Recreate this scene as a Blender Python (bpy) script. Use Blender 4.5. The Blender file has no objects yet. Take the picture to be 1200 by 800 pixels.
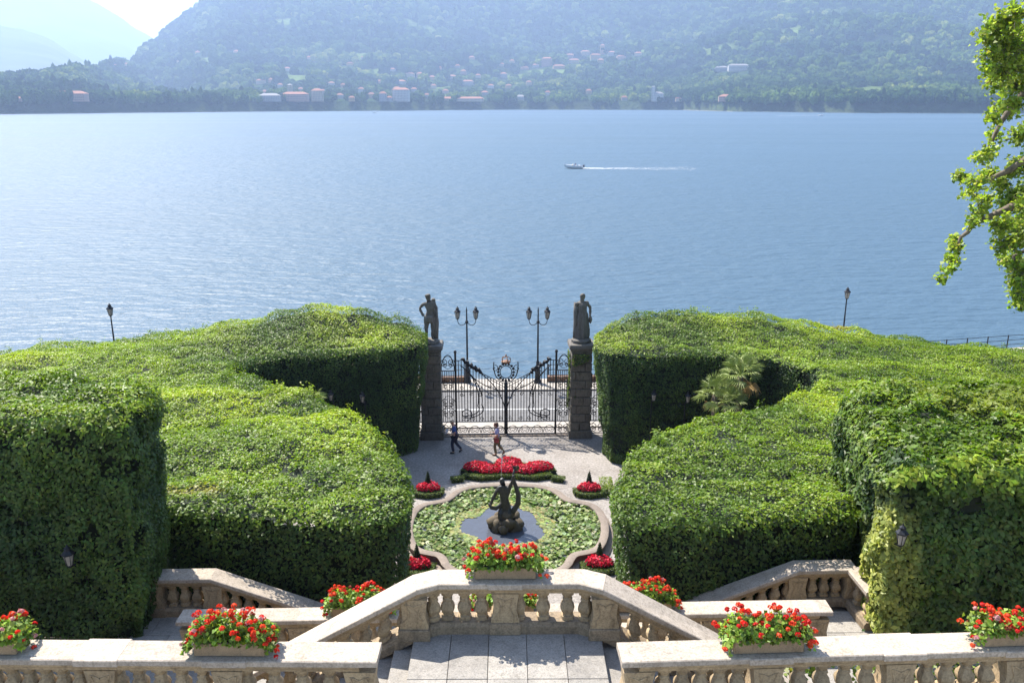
import bpy, bmesh, math, random
import numpy as np
from mathutils import Vector, Matrix
from mathutils.geometry import delaunay_2d_cdt

random.seed(7)
rng = np.random.default_rng(7)
R = math.radians
SC = bpy.context.scene
COL = SC.collection

# ------------------------------------------------------------------ camera, sky, sun, exposure
CAM = Vector((0.0, 0.0, 17.0))
FPX = 1000.0                                   # focal length in photo pixels (1200 wide) = 30 mm
PITCH = math.atan(281.0 / FPX)
YAW = R(-0.34)
cam_d = bpy.data.cameras.new('camera'); cam_d.sensor_width = 36; cam_d.lens = 36 * FPX / 1200
cam_d.clip_start = 0.1; cam_d.clip_end = 60000
cam = bpy.data.objects.new('camera', cam_d); COL.objects.link(cam)
cam.location = CAM; cam.rotation_euler = (math.pi / 2 - PITCH, 0, YAW)
SC.camera = cam

SUN_EL = R(55); SUN_H = Vector((-0.62, 0.785, 0)).normalized()     # horizontal direction towards the sun
to_sun = Vector((SUN_H.x * math.cos(SUN_EL), SUN_H.y * math.cos(SUN_EL), math.sin(SUN_EL)))
world = bpy.data.worlds.new('World'); SC.world = world; world.use_nodes = True
wn = world.node_tree.nodes; wl = world.node_tree.links
sky = wn.new('ShaderNodeTexSky'); sky.sky_type = 'NISHITA'; sky.sun_disc = False
sky.sun_elevation = SUN_EL; sky.sun_rotation = math.atan2(SUN_H.x, SUN_H.y) % (2 * math.pi)
sky.air_density = 1.0; sky.dust_density = 1.0; sky.ozone_density = 1.0; sky.altitude = 200
bg = wn['Background']; bg.inputs['Strength'].default_value = 0.12
wl.new(sky.outputs[0], bg.inputs['Color'])
sun_d = bpy.data.lights.new('sun', 'SUN'); sun_d.energy = 5.0; sun_d.angle = R(0.5); sun_d.color = (1.0, 0.95, 0.87)
sun = bpy.data.objects.new('sun', sun_d); COL.objects.link(sun)
sun.rotation_euler = to_sun.to_track_quat('Z', 'Y').to_euler(); sun.location = (0, 0, 60)
HAZE_DENSITY = 1.55e-4

SC.view_settings.view_transform = 'Standard'; SC.view_settings.look = 'None'
SC.view_settings.gamma = 1.0; SC.view_settings.use_curve_mapping = False
SC.view_settings.exposure = 1.32
SC.cycles.use_denoising = True
SC.cycles.max_bounces = 6; SC.cycles.diffuse_bounces = 3; SC.cycles.glossy_bounces = 2
SC.cycles.transmission_bounces = 3; SC.cycles.volume_bounces = 1; SC.cycles.transparent_max_bounces = 6
SC.cycles.caustics_reflective = False; SC.cycles.caustics_refractive = False
SC.cycles.sample_clamp_indirect = 6

# ------------------------------------------------------------------ pixel -> place helpers
_rot = cam.rotation_euler.to_matrix()
def ray(px, py):
    return _rot @ Vector(((px - 600) / FPX, -(py - 400) / FPX, -1.0))
def at_z(px, py, z):
    d = ray(px, py); return CAM + d * ((z - CAM.z) / d.z)
def at_y(px, py, y):
    d = ray(px, py); return CAM + d * ((y - CAM.y) / d.y)
SK = math.tan(R(1.2))                           # the gate and road run 1.2 degrees skew to the garden axis

# ------------------------------------------------------------------ scene object helpers
def link(o, parent=None):
    COL.objects.link(o)
    if parent is not None: o.parent = parent
    return o
def tag(o, label=None, cat=None, group=None, kind=None):
    if label: o['label'] = label
    if cat: o['category'] = cat
    if group: o['group'] = group
    if kind: o['kind'] = kind
    return o
def empty(name, loc, label, cat, group=None, rz=0.0):
    o = bpy.data.objects.new(name, None); o.empty_display_size = 0.2
    o.location = loc; o.rotation_euler = (0, 0, rz)
    link(o); tag(o, label, cat, group); return o
def obj(name, me, parent=None, loc=(0, 0, 0), rz=0.0):
    o = bpy.data.objects.new(name, me); o.location = loc; o.rotation_euler = (0, 0, rz)
    return link(o, parent)
def copy_tree(o, parent=None):
    c = o.copy(); COL.objects.link(c); c.parent = parent
    for ch in list(o.children): copy_tree(ch, c)
    return c

class MB:
    """collects shapes for ONE mesh"""
    def __init__(s): s.v = []; s.f = []
    def add(s, vs, fs):
        n = len(s.v); s.v += [tuple(p) for p in vs]; s.f += [tuple(i + n for i in f) for f in fs]; return s
    def box(s, c, d, rz=0.0, taper=1.0):
        hx, hy, hz = d[0] / 2, d[1] / 2, d[2] / 2; ca, sa = math.cos(rz), math.sin(rz); vs = []
        for z, k in ((-hz, 1.0), (hz, taper)):
            for x, y in ((-hx, -hy), (hx, -hy), (hx, hy), (-hx, hy)):
                x *= k; y *= k; vs.append((c[0] + x * ca - y * sa, c[1] + x * sa + y * ca, c[2] + z))
        return s.add(vs, [(3, 2, 1, 0), (4, 5, 6, 7), (0, 1, 5, 4), (1, 2, 6, 5), (2, 3, 7, 6), (3, 0, 4, 7)])
    def tube(s, pts, rad, n=6, closed=False):
        pts = [Vector(p) for p in pts]; m = len(pts)
        if not hasattr(rad, '__len__'): rad = [rad] * m
        vs = []; prev = None
        for i, p in enumerate(pts):
            if closed: t = pts[(i + 1) % m] - pts[i - 1]
            else: t = pts[min(i + 1, m - 1)] - pts[max(i - 1, 0)]
            t = t.normalized() if t.length > 1e-9 else Vector((0, 0, 1))
            if prev is None:
                a = Vector((0, 0, 1)) if abs(t.z) < 0.9 else Vector((1, 0, 0)); u = t.cross(a).normalized()
            else:
                u = (prev - t * prev.dot(t)); u = u.normalized() if u.length > 1e-6 else t.orthogonal().normalized()
            prev = u; w = t.cross(u)
            for k in range(n):
                a = 2 * math.pi * k / n; vs.append(p + (u * math.cos(a) + w * math.sin(a)) * rad[i])
        fs = []
        for i in range(m if closed else m - 1):
            j = (i + 1) % m
            for k in range(n): fs.append((i * n + k, i * n + (k + 1) % n, j * n + (k + 1) % n, j * n + k))
        if not closed: fs += [tuple(range(n))[::-1], tuple((m - 1) * n + k for k in range(n))]
        return s.add(vs, fs)
    def lathe(s, prof, c=(0, 0, 0), n=14, sq=0.0):
        """prof: list of (r, z); sq squares the section"""
        vs = []
        for r, z in prof:
            for k in range(n):
                a = 2 * math.pi * (k + .5) / n; x, y = math.cos(a), math.sin(a)
                q = 1.0 / max(abs(x), abs(y)); rr = r * ((1 - sq) + sq * q)
                vs.append((c[0] + x * rr, c[1] + y * rr, c[2] + z))
        m = len(prof); fs = []
        for i in range(m - 1):
            for k in range(n): fs.append((i * n + k, i * n + (k + 1) % n, (i + 1) * n + (k + 1) % n, (i + 1) * n + k))
        fs += [tuple(range(n))[::-1], tuple((m - 1) * n + k for k in range(n))]
        return s.add(vs, fs)
    def prism(s, poly, z0, z1):
        n = len(poly); vs = [(p[0], p[1], z0) for p in poly] + [(p[0], p[1], z1) for p in poly]
        return s.add(vs, [tuple(range(n))[::-1], tuple(range(n, 2 * n))] + [(i, (i + 1) % n, n + (i + 1) % n, n + i) for i in range(n)])
    def sweep(s, prof, A, B, nA=None, nB=None):
        """extrude a cross-section (offset, z) along A->B, section kept vertical, mitre none"""
        A, B = Vector(A), Vector(B); d = (B - A); h = Vector((d.x, d.y, 0)).normalized(); nrm = Vector((-h.y, h.x, 0)); n = len(prof)
        vs = [P + q * o + Vector((0, 0, z)) for P, q in ((A, nA or nrm), (B, nB or nrm)) for o, z in prof]
        return s.add(vs, [tuple(range(n)), tuple(range(n, 2 * n))[::-1]] + [(i, n + i, n + (i + 1) % n, (i + 1) % n) for i in range(n)])
    def blob(s, c, r, sub=2, noise=0.15, seed=0):
        bm = bmesh.new(); bmesh.ops.create_icosphere(bm, subdivisions=sub, radius=1)
        rr = random.Random(seed); ph = [rr.uniform(0, 6.28) for _ in range(6)]
        vs = []
        for v in bm.verts:
            p = v.co; k = 1 + noise * (math.sin(3 * p.x + ph[0]) + math.sin(4 * p.y + ph[1]) + math.sin(3.5 * p.z + ph[2]) + .6 * math.sin(9 * p.x + 7 * p.y + ph[3])) / 2
            vs.append((c[0] + p.x * r[0] * k, c[1] + p.y * r[1] * k, c[2] + p.z * r[2] * k))
        fs = [tuple(v.index for v in f.verts) for f in bm.faces]; bm.free(); return s.add(vs, fs)
    def mesh(s, name, mat, smooth=False, bevel=0.0):
        me = bpy.data.meshes.new(name); me.from_pydata(s.v, [], s.f); me.update()
        bm = bmesh.new(); bm.from_mesh(me); bmesh.ops.recalc_face_normals(bm, faces=bm.faces)
        if bevel: bmesh.ops.bevel(bm, geom=[e for e in bm.edges if e.calc_face_angle(0) > .6], offset=bevel, segments=1, affect='EDGES', clamp_overlap=True)
        bm.to_mesh(me); bm.free()
        if smooth:
            me.polygons.foreach_set('use_smooth', [True] * len(me.polygons))
            if smooth != 1: me.set_sharp_from_angle(angle=R(smooth))
        me.materials.append(mat); return me
    def build(s, name, mat, parent=None, loc=(0, 0, 0), rz=0.0, smooth=False, bevel=0.0):
        return obj(name, s.mesh(name, mat, smooth, bevel), parent, loc, rz)

# ------------------------------------------------------------------ materials
def new_mat(name):
    m = bpy.data.materials.new(name); m.use_nodes = True
    nt = m.node_tree; return m, nt, nt.nodes['Principled BSDF']
def ramp(nt, stops):
    r = nt.nodes.new('ShaderNodeValToRGB'); cr = r.color_ramp
    while len(cr.elements) < len(stops): cr.elements.new(0.5)
    for e, (p, c) in zip(cr.elements, stops): e.position = p; e.color = (*c, 1)
    return r
def noise_node(nt, scale, detail=4, rough=0.6, coord='Object', stretch=None):
    tc = nt.nodes.new('ShaderNodeTexCoord'); n = nt.nodes.new('ShaderNodeTexNoise')
    n.inputs['Scale'].default_value = scale; n.inputs['Detail'].default_value = detail; n.inputs['Roughness'].default_value = rough
    if coord == 'World':
        g = nt.nodes.new('ShaderNodeNewGeometry'); src = g.outputs['Position']
    else: src = tc.outputs[coord]
    if stretch:
        mp = nt.nodes.new('ShaderNodeMapping'); mp.inputs['Scale'].default_value = stretch
        nt.links.new(src, mp.inputs['Vector']); src = mp.outputs[0]
    nt.links.new(src, n.inputs['Vector']); return n
def mix(nt, a, b, fac, mode='MIX'):
    m = nt.nodes.new('ShaderNodeMix'); m.data_type = 'RGBA'; m.blend_type = mode
    for s, val in ((6, a), (7, b)):
        if isinstance(val, tuple): m.inputs[s].default_value = (*val, 1)
        else: nt.links.new(val, m.inputs[s])
    if isinstance(fac, (int, float)): m.inputs[0].default_value = fac
    else: nt.links.new(fac, m.inputs[0])
    return m.outputs[2]
def bump(nt, b, h, strength, dist=0.02):
    n = nt.nodes.new('ShaderNodeBump'); n.inputs['Strength'].default_value = strength; n.inputs['Distance'].default_value = dist
    nt.links.new(h, n.inputs['Height']); nt.links.new(n.outputs[0], b.inputs['Normal'])
def plain(name, c, rough=0.6, metal=0.0, var=0.25, scale=8.0, bmp=0.0, coord='Object'):
    m, nt, b = new_mat(name)
    n = noise_node(nt, scale, 5, coord=coord)
    r = ramp(nt, [(0.3, tuple(x * (1 - var) for x in c)), (0.7, tuple(min(1, x * (1 + var)) for x in c))])
    nt.links.new(n.outputs[0], r.inputs[0]); nt.links.new(r.outputs[0], b.inputs['Base Color'])
    b.inputs['Roughness'].default_value = rough; b.inputs['Metallic'].default_value = metal
    if bmp: bump(nt, b, n.outputs[0], bmp)
    return m
def stone(name, c, stain, stain_amt=0.5, scale=1.0, bmp=0.35, lichen=.34):
    """weathered stone: large blotches, fine grain, lichen specks"""
    m, nt, b = new_mat(name)
    n1 = noise_node(nt, 1.7 * scale, 6, 0.65, 'World'); n2 = noise_node(nt, 28 * scale, 4, 0.7, 'World'); n3 = noise_node(nt, 7 * scale, 5, 0.7, 'World', (1, 1, 0.45))
    r1 = ramp(nt, [(0.30, tuple(x * .78 for x in c)), (0.55, c), (0.8, tuple(min(1, x * 1.13) for x in c))])
    nt.links.new(n1.outputs[0], r1.inputs[0])
    r3 = ramp(nt, [(0.50, (0, 0, 0)), (0.72, (stain_amt,) * 3)]); nt.links.new(n3.outputs[0], r3.inputs[0])
    c1 = mix(nt, r1.outputs[0], stain, r3.outputs[0])
    r2 = ramp(nt, [(0.36, (.55, .54, .53)), (0.56, (1, 1, 1))]); nt.links.new(n2.outputs[0], r2.inputs[0])
    c2 = mix(nt, c1, r2.outputs[0], 0.75, 'MULTIPLY')
    n4 = noise_node(nt, 11 * scale, 3, .6, 'World'); r4 = ramp(nt, [(.60, (0, 0, 0)), (.70, (lichen,) * 3)]); nt.links.new(n4.outputs[0], r4.inputs[0]); c2 = mix(nt, c2, (.055, .05, .04), r4.outputs[0])
    n5 = noise_node(nt, 5.5 * scale, 4, .7, 'World', (1, 1, .12)); r5 = ramp(nt, [(.56, (0, 0, 0)), (.75, (lichen * 1.1,) * 3)]); nt.links.new(n5.outputs[0], r5.inputs[0]); c2 = mix(nt, c2, (.09, .075, .05), r5.outputs[0])
    oi = nt.nodes.new('ShaderNodeObjectInfo'); ro = ramp(nt, [(0, (.80, .80, .81)), (1, (1, 1, 1))]); nt.links.new(oi.outputs['Random'], ro.inputs[0])
    c3 = mix(nt, c2, ro.outputs[0], 1.0, 'MULTIPLY')
    nt.links.new(c3, b.inputs['Base Color']); b.inputs['Roughness'].default_value = 0.85
    bump(nt, b, n2.outputs[0], bmp, 0.01); return m
def leafmat(name, gloss=0.42, trans=0.35, tint=(1.1, 1.2, 0.5)):
    """leaf: colour from the per-face attribute Col, thin and translucent"""
    m, nt, b = new_mat(name); at = nt.nodes.new('ShaderNodeAttribute'); at.attribute_name = 'Col'
    nt.links.new(at.outputs['Color'], b.inputs['Base Color']); b.inputs['Roughness'].default_value = gloss
    b.inputs['Specular IOR Level'].default_value = 0.4
    tr = nt.nodes.new('ShaderNodeBsdfTranslucent'); tc = mix(nt, at.outputs['Color'], tint, 1.0, 'MULTIPLY'); nt.links.new(tc, tr.inputs[0])
    ms = nt.nodes.new('ShaderNodeMixShader'); ms.inputs[0].default_value = trans
    nt.links.new(b.outputs[0], ms.inputs[1]); nt.links.new(tr.outputs[0], ms.inputs[2])
    nt.links.new(ms.outputs[0], nt.nodes['Material Output'].inputs[0]); return m

M = {}
M['rail'] = stone('rail_stone', (.52, .435, .34), (.24, .19, .125), 0.45)
M['stone'] = stone('baluster_stone', (.48, .355, .205), (.17, .12, .065), 0.65)
M['plinth'] = stone('plinth_stone', (.34, .255, .16), (.09, .075, .05), 0.75)
M['paving'] = stone('paving_granite', (.36, .33, .285), (.17, .16, .155), 0.4, 1.6)
M['wall'] = stone('wall_stone', (.40, .34, .27), (.17, .15, .10), 0.6)
M['pillar'] = stone('pillar_stone', (.19, .165, .125), (.045, .045, .028), 0.9, 1.6)
M['statue'] = stone('statue_stone', (.17, .15, .125), (.075, .068, .058), 0.85, 2.2)
M['trough'] = stone('trough_stone', (.40, .285, .17), (.20, .14, .085), 0.6, 3.0)
M['coping'] = stone('coping_stone', (.27, .215, .17), (.16, .13, .10), 0.6, 2.0)
M['rock'] = stone('fountain_rock', (.15, .115, .07), (.03, .03, .018), 0.8, 3.0)
M['bronze'] = plain('dark_weathered_figure', (.045, .042, .036), 0.5, 0.0, 0.5, 14, 0.4)
M['iron'] = plain('wrought_iron', (.018, .018, .02), 0.5, 0.4, 0.3)
M['gilt'] = plain('tarnished_gilt', (.20, .10, .05), 0.6, 0.2, 0.4, 20)
M['rust'] = plain('rusty_brown', (.16, .085, .045), 0.7, 0.0, 0.4, 10)
M['lamp_glass'] = plain('frosted_lamp_glass', (.34, .31, .26), 0.25, 0.0, 0.2)
M['soil'] = plain('soil', (.05, .035, .022), 0.95, 0, .5, 20)
M['bark'] = plain('bark', (.16, .125, .09), 0.9, 0, .45, 6, 0.6)
M['leaf'] = leafmat('hedge_leaf', 0.48, 0.40)
M['tree_leaf'] = leafmat('tree_leaf', 0.5, 0.45)
M['petal'] = leafmat('petal', 0.6, 0.3, (1.2, 0.8, 0.8))
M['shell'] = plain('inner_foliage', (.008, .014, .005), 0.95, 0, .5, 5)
M['white'] = plain('white_paint', (.78, .78, .76), 0.4, 0, .06)

def gravel_mat():
    m, nt, b = new_mat('gravel'); n1 = noise_node(nt, 9, 6, .85, 'World'); n2 = noise_node(nt, .5, 6, .7, 'World')
    r = ramp(nt, [(.32, (.12, .105, .092)), (.5, (.29, .262, .235)), (.68, (.46, .42, .38))]); nt.links.new(n1.outputs[0], r.inputs[0])
    r2 = ramp(nt, [(.35, (.70, .68, .66)), (.62, (1, 1, 1))]); nt.links.new(n2.outputs[0], r2.inputs[0])
    nt.links.new(mix(nt, r.outputs[0], r2.outputs[0], 1, 'MULTIPLY'), b.inputs['Base Color']); b.inputs['Roughness'].default_value = .95
    bump(nt, b, n1.outputs[0], .6, .03); return m
M['gravel'] = gravel_mat()
M['asphalt'] = plain('sunbleached_asphalt', (.14, .135, .13), .9, 0, .2, 3, .1, 'World')
M['line'] = plain('road_line_paint', (.50, .50, .48), .7, 0, .25, 4, 0, 'World')
M['promenade'] = plain('promenade_paving', (.33, .295, .25), .9, 0, .2, 1.5, .1, 'World')

def water_mat(name, deep, wave, dist, rough, tex_scale):
    m, nt, b = new_mat(name)
    b.inputs['Base Color'].default_value = (*deep, 1); b.inputs['Roughness'].default_value = rough; b.inputs['IOR'].default_value = 1.333
    h = None
    for sc, st, w in tex_scale:
        n = noise_node(nt, sc, 3, .55, 'World', st)
        mm = nt.nodes.new('ShaderNodeMath'); mm.operation = 'MULTIPLY'; mm.inputs[1].default_value = w; nt.links.new(n.outputs[0], mm.inputs[0])
        if h is None: h = mm.outputs[0]
        else:
            ad = nt.nodes.new('ShaderNodeMath'); nt.links.new(h, ad.inputs[0]); nt.links.new(mm.outputs[0], ad.inputs[1]); h = ad.outputs[0]
    bump(nt, b, h, wave, dist); return m
M['lake'] = water_mat('lake_water', (.048, .090, .128), 1.0, 1.0, .25,
                      [(.75, (.45, 1, 1), .50), (2.0, (.5, 1, 1), .15), (.26, (.45, 1, 1), .42)])
nt = M['lake'].node_tree; nb_ = noise_node(nt, 1.0, 4, .6, 'World', (.0012, .011, 1)); rb_ = ramp(nt, [(.35, (.40,) * 3), (.65, (.50,) * 3)])   # calm and ruffled bands
nt.links.new(nb_.outputs[0], rb_.inputs[0]); nt.links.new(rb_.outputs[0], nt.nodes['Principled BSDF'].inputs['Roughness'])
M['pond'] = water_mat('pond_water', (.075, .082, .10), 1.0, .02, .05, [(3.0, (1, 1, 1), 1.0)])

# ------------------------------------------------------------------ numpy noise and leaf scatter
def _h(i, j, k, seed):
    n = (i * 374761393 + j * 668265263 + k * 2147483647 + seed * 974711) & 0xffffffff
    n = ((n ^ (n >> 13)) * 1274126177) & 0xffffffff
    return ((n ^ (n >> 16)) & 0xffff) / 65535.0
def vnoise(P, scale, seed=0):
    Q = np.asarray(P, float) * scale + 1000.0; I = np.floor(Q).astype(np.int64); f = Q - I; f = f * f * (3 - 2 * f); r = 0
    for a in (0, 1):
        for b_ in (0, 1):
            for c in (0, 1):
                w = (f[:, 0] if a else 1 - f[:, 0]) * (f[:, 1] if b_ else 1 - f[:, 1]) * (f[:, 2] if c else 1 - f[:, 2])
                r = r + w * _h(I[:, 0] + a, I[:, 1] + b_, I[:, 2] + c, seed)
    return r
def fbm(P, scale, oct=4, seed=0):
    r = 0; a = .5
    for o in range(oct): r = r + a * (vnoise(P, scale, seed + o) - .5); scale *= 2.03; a *= .5
    return r
def unit(A): return A / np.maximum(np.linalg.norm(A, axis=1, keepdims=True), 1e-9)
def leaf_mesh(name, P, N, L, W, C, mat, jitter=0.7, fold=0.25, lift=0.25):
    """one quad leaf per point: base, side, tip, side"""
    n = len(P); N = unit(np.asarray(N, float) + rng.normal(0, jitter, (n, 3)) * .6)
    t = rng.normal(0, 1, (n, 3)); t = unit(t - N * (t * N).sum(1, keepdims=True)); b = np.cross(N, t)
    L = np.broadcast_to(np.asarray(L, float), (n,))[:, None]; W = np.broadcast_to(np.asarray(W, float), (n,))[:, None]
    base = P - t * L * .5; tip = P + t * L * .5 + N * L * rng.uniform(-lift, lift, (n, 1))
    s1 = P + b * W * .5 + N * W * fold - t * L * .05; s2 = P - b * W * .5 + N * W * fold - t * L * .05
    V = np.stack([base, s1, tip, s2], 1).reshape(-1, 3)
    me = bpy.data.meshes.new(name); me.vertices.add(n * 4); me.vertices.foreach_set('co', V.astype(np.float32).ravel())
    me.loops.add(n * 4); me.loops.foreach_set('vertex_index', np.arange(n * 4, dtype=np.int32))
    me.polygons.add(n); me.polygons.foreach_set('loop_start', np.arange(0, n * 4, 4, dtype=np.int32))
    me.update(calc_edges=True)
    a = me.attributes.new('Col', 'FLOAT_COLOR', 'FACE'); a.data.foreach_set('color', np.concatenate([C, np.ones((n, 1))], 1).astype(np.float32).ravel())
    me.materials.append(mat); return me
def palette(n, cols, weights, var=.18, hue=.10):
    cols = np.array(cols, float)
    if weights is None: k = rng.integers(0, len(cols), n); c = cols[k]
    else: c = weights @ cols
    return np.clip(c * (1 + rng.normal(0, var, (n, 1))) * (1 + rng.normal(0, hue, (n, 3))), .004, .95)

# ================================================================== THE SETTING
Z_LAKE = -2.5
LAKE_EDGE = 51.4
def ysk(x, y): return y + SK * x
# lake
mb = MB(); q = 14000
mb.add([(-q, ysk(-60, LAKE_EDGE) - 1, Z_LAKE), (q, ysk(60, LAKE_EDGE) - 3, Z_LAKE), (q, 16000, Z_LAKE), (-q, 16000, Z_LAKE)], [(0, 1, 2, 3)])
tag(mb.build('lake_water', M['lake']), kind='structure')
# garden ground (gravel), road, promenade, quay
def strip(name, mat, y0, y1, z, x0=-90, x1=90, depth=None, kind='structure', sk=True):
    f = ysk if sk else (lambda x, y: y)
    m = MB()
    if depth is None: m.add([(x0, f(x0, y0), z), (x1, f(x1, y0), z), (x1, f(x1, y1), z), (x0, f(x0, y1), z)], [(0, 1, 2, 3)])
    else: m.prism([(x0, f(x0, y0)), (x1, f(x1, y0)), (x1, f(x1, y1)), (x0, f(x0, y1))], z - depth, z)
    return tag(m.build(name, mat), kind=kind)
strip('gravel_ground', M['gravel'], -40, 43.2, 0.0)
strip('pavement', M['promenade'], 43.2, 43.9, 0.06, depth=.3)
strip('road', M['asphalt'], 43.9, 49.3, 0.0, depth=1.0)
strip('road_line', M['line'], 46.05, 46.2, 0.004)
def quay(x): return ysk(x, LAKE_EDGE) if x < 6 else ysk(6, LAKE_EDGE) + (x - 6) * .225
tag(MB().prism([(-90, ysk(-90, 49.3)), (90, ysk(90, 49.3)), (90, quay(90)), (6, quay(6)), (-90, quay(-90))], -3.9, .10).build('promenade', M['promenade']), kind='structure')

# ------------------------------------------------------------------ far shore: terrain, woods, distant ridges
SHX = [-400, 0, 150, 300, 450, 600, 800, 860, 1000, 1200, 1600]; SHY = [134.5, 134, 132.3, 131, 130, 128.8, 129.2, 131, 132.6, 133.5, 134]
px_g = np.arange(-260, 1461, 5.0)
def shore_pt(px): return at_z(px, float(np.interp(px, SHX, SHY)), Z_LAKE)
d0_g = np.array([shore_pt(p).y for p in px_g]); ax_g = np.array([ray(p, 119).x / ray(p, 119).y for p in px_g])
E_X = [-260, -60, 0, 60, 110, 135, 160, 200, 260, 330, 450, 620, 900, 1200, 1460]
E_Y = [14, 18, 22, 30, 36, 42, 50, 74, 113, 138, 160, 172, 176, 172, 168]
RD_X = [-260, 90, 210, 500, 1460]; RD_Y = [520, 620, 2500, 2600, 2600]
def far_z(px, y, ax):
    """terrain height at image column px, distance y"""
    d0 = np.interp(px, px_g, d0_g); s = (y - d0) / np.interp(px, RD_X, RD_Y)
    E = np.interp(px, E_X, E_Y)
    sc = np.clip(s, 0, 1.0); g = .55 * sc + .45 * sc ** 1.8
    P = np.stack([ax * y, y, np.zeros_like(y)], 1)
    n = fbm(P, 1 / 900., 5, 3); rdg = np.abs(vnoise(np.stack([P[:, 0] + .6 * P[:, 1], P[:, 1] * .3, P[:, 2]], 1), 1 / 420., 9) - .5) - .25
    e = E * g + (n * 62 + rdg * 60) * np.clip(s * 3.2, 0, 1) * np.clip((px + 100) / 300, .25, 1) * np.clip(1.6 - 1.1 * sc, .3, 1)
    e = np.where(s > 1, e - (s - 1) * 120, e)
    z = 17 + e / 1079. * y
    shore = Z_LAKE + 1.5 + (y - d0) * .10
    return np.where(s <= 0, Z_LAKE - 3 + 0 * y, np.maximum(np.minimum(z, shore + 900), np.minimum(shore, Z_LAKE + 5.0)))
def far_point(px, py):
    """first terrain hit of the photo ray"""
    d = ray(px, py); y = np.linspace(1250, 6000, 2400); t = y / d.y; z = 17 + t * d.z
    tz = far_z(np.full_like(y, px), y, np.full_like(y, d.x / d.y)); k = np.nonzero((tz >= z) & (tz > Z_LAKE))[0]
    if len(k) == 0: return None
    k = k[0]; return Vector((d.x * t[k], y[k], tz[k]))
MEADOWS = [(345, 92, 28, 5), (425, 86, 22, 4), (375, 78, 20, 4), (430, 66, 26, 4), (605, 90, 20, 4), (640, 84, 28, 3), (520, 104, 14, 3), (535, 112, 18, 2),
           (725, 52, 14, 3), (815, 58, 22, 3), (868, 60, 14, 3), (180, 106, 6, 7), (490, 70, 10, 2), (690, 72, 16, 3), (560, 78, 12, 2), (755, 60, 10, 2), (980, 96, 8, 3)]
S = np.concatenate([[-.02, 0, .004], np.linspace(.012, 1.12, 170)])
PX, SS = np.meshgrid(px_g, S); ax = np.interp(PX, px_g, ax_g); YY = np.interp(PX, px_g, d0_g) + SS * np.interp(PX, RD_X, RD_Y)
ZZ = far_z(PX.ravel(), YY.ravel(), ax.ravel())
V = np.stack([ax.ravel() * YY.ravel(), YY.ravel(), ZZ], 1); nx = len(px_g); ny = len(S)
idx = np.arange(nx * ny).reshape(ny, nx); F = np.stack([idx[:-1, :-1], idx[:-1, 1:], idx[1:, 1:], idx[1:, :-1]], -1).reshape(-1, 4)
me = bpy.data.meshes.new('far_hills'); me.from_pydata(V.tolist(), [], F.tolist()); me.update()
def proj_py(x, y, z):
    q_ = _rot.transposed() @ (Vector((x, y, z)) - CAM); return 600 + FPX * q_.x / -q_.z, 400 - FPX * q_.y / -q_.z
Rm = np.array(_rot.transposed())
def proj_np(P):
    q_ = (P - np.array(CAM)) @ Rm.T; return 600 + FPX * q_[:, 0] / -q_[:, 2], 400 - FPX * q_[:, 1] / -q_[:, 2]
def meadow_mask(P, grow=1.0):
    u, v = proj_np(P); k = np.zeros(len(P)); w = vnoise(P, 1 / 60., 5) - .5
    for (a, b_, rx, ry) in MEADOWS: k = np.maximum(k, 1 - (((u - a) / (rx * grow)) ** 2 + ((v - b_) / (ry * grow)) ** 2) + w * .9)
    u2 = vnoise(P, 1 / 170., 61) * .6 + vnoise(P, 1 / 60., 62) * .4
    k = np.maximum(k, np.where((v > 22) & (v < 112), (u2 - .68) * 4, -1))
    return k
mk = np.clip(meadow_mask(V) * 3, 0, 1)[:, None]
fc = np.array([.028, .048, .018]) * (1 + 1.2 * (vnoise(V, 1 / 150., 8)[:, None] - .4)); mcol = np.array([.13, .18, .05])
cc = fc * (1 - mk) + mcol * mk
nr = (np.clip(1 - SS.ravel() / .005, 0, 1) * (.4 + .6 * vnoise(V, 1 / 35., 18)))[:, None]; cc = cc * (1 - nr) + np.array([.09, .11, .06]) * nr
a = me.attributes.new('Col', 'FLOAT_COLOR', 'POINT'); a.data.foreach_set('color', np.concatenate([cc, np.ones((len(cc), 1))], 1).astype(np.float32).ravel())
me.polygons.foreach_set('use_smooth', [True] * len(me.polygons))
m, nt, b = new_mat('far_hillside'); at = nt.nodes.new('ShaderNodeAttribute'); at.attribute_name = 'Col'
n = noise_node(nt, .06, 5, .7, 'World'); rr = ramp(nt, [(.3, (.5, .5, .5)), (.7, (1.3, 1.3, 1.2))]); nt.links.new(n.outputs[0], rr.inputs[0])
nt.links.new(mix(nt, at.outputs[0], rr.outputs[0], 1, 'MULTIPLY'), b.inputs['Base Color']); b.inputs['Roughness'].default_value = 1; b.inputs['Specular IOR Level'].default_value = 0
bump(nt, b, n.outputs[0], 1.0, 9.0)
me.materials.append(m); tag(obj('far_hills', me), kind='structure')

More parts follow.
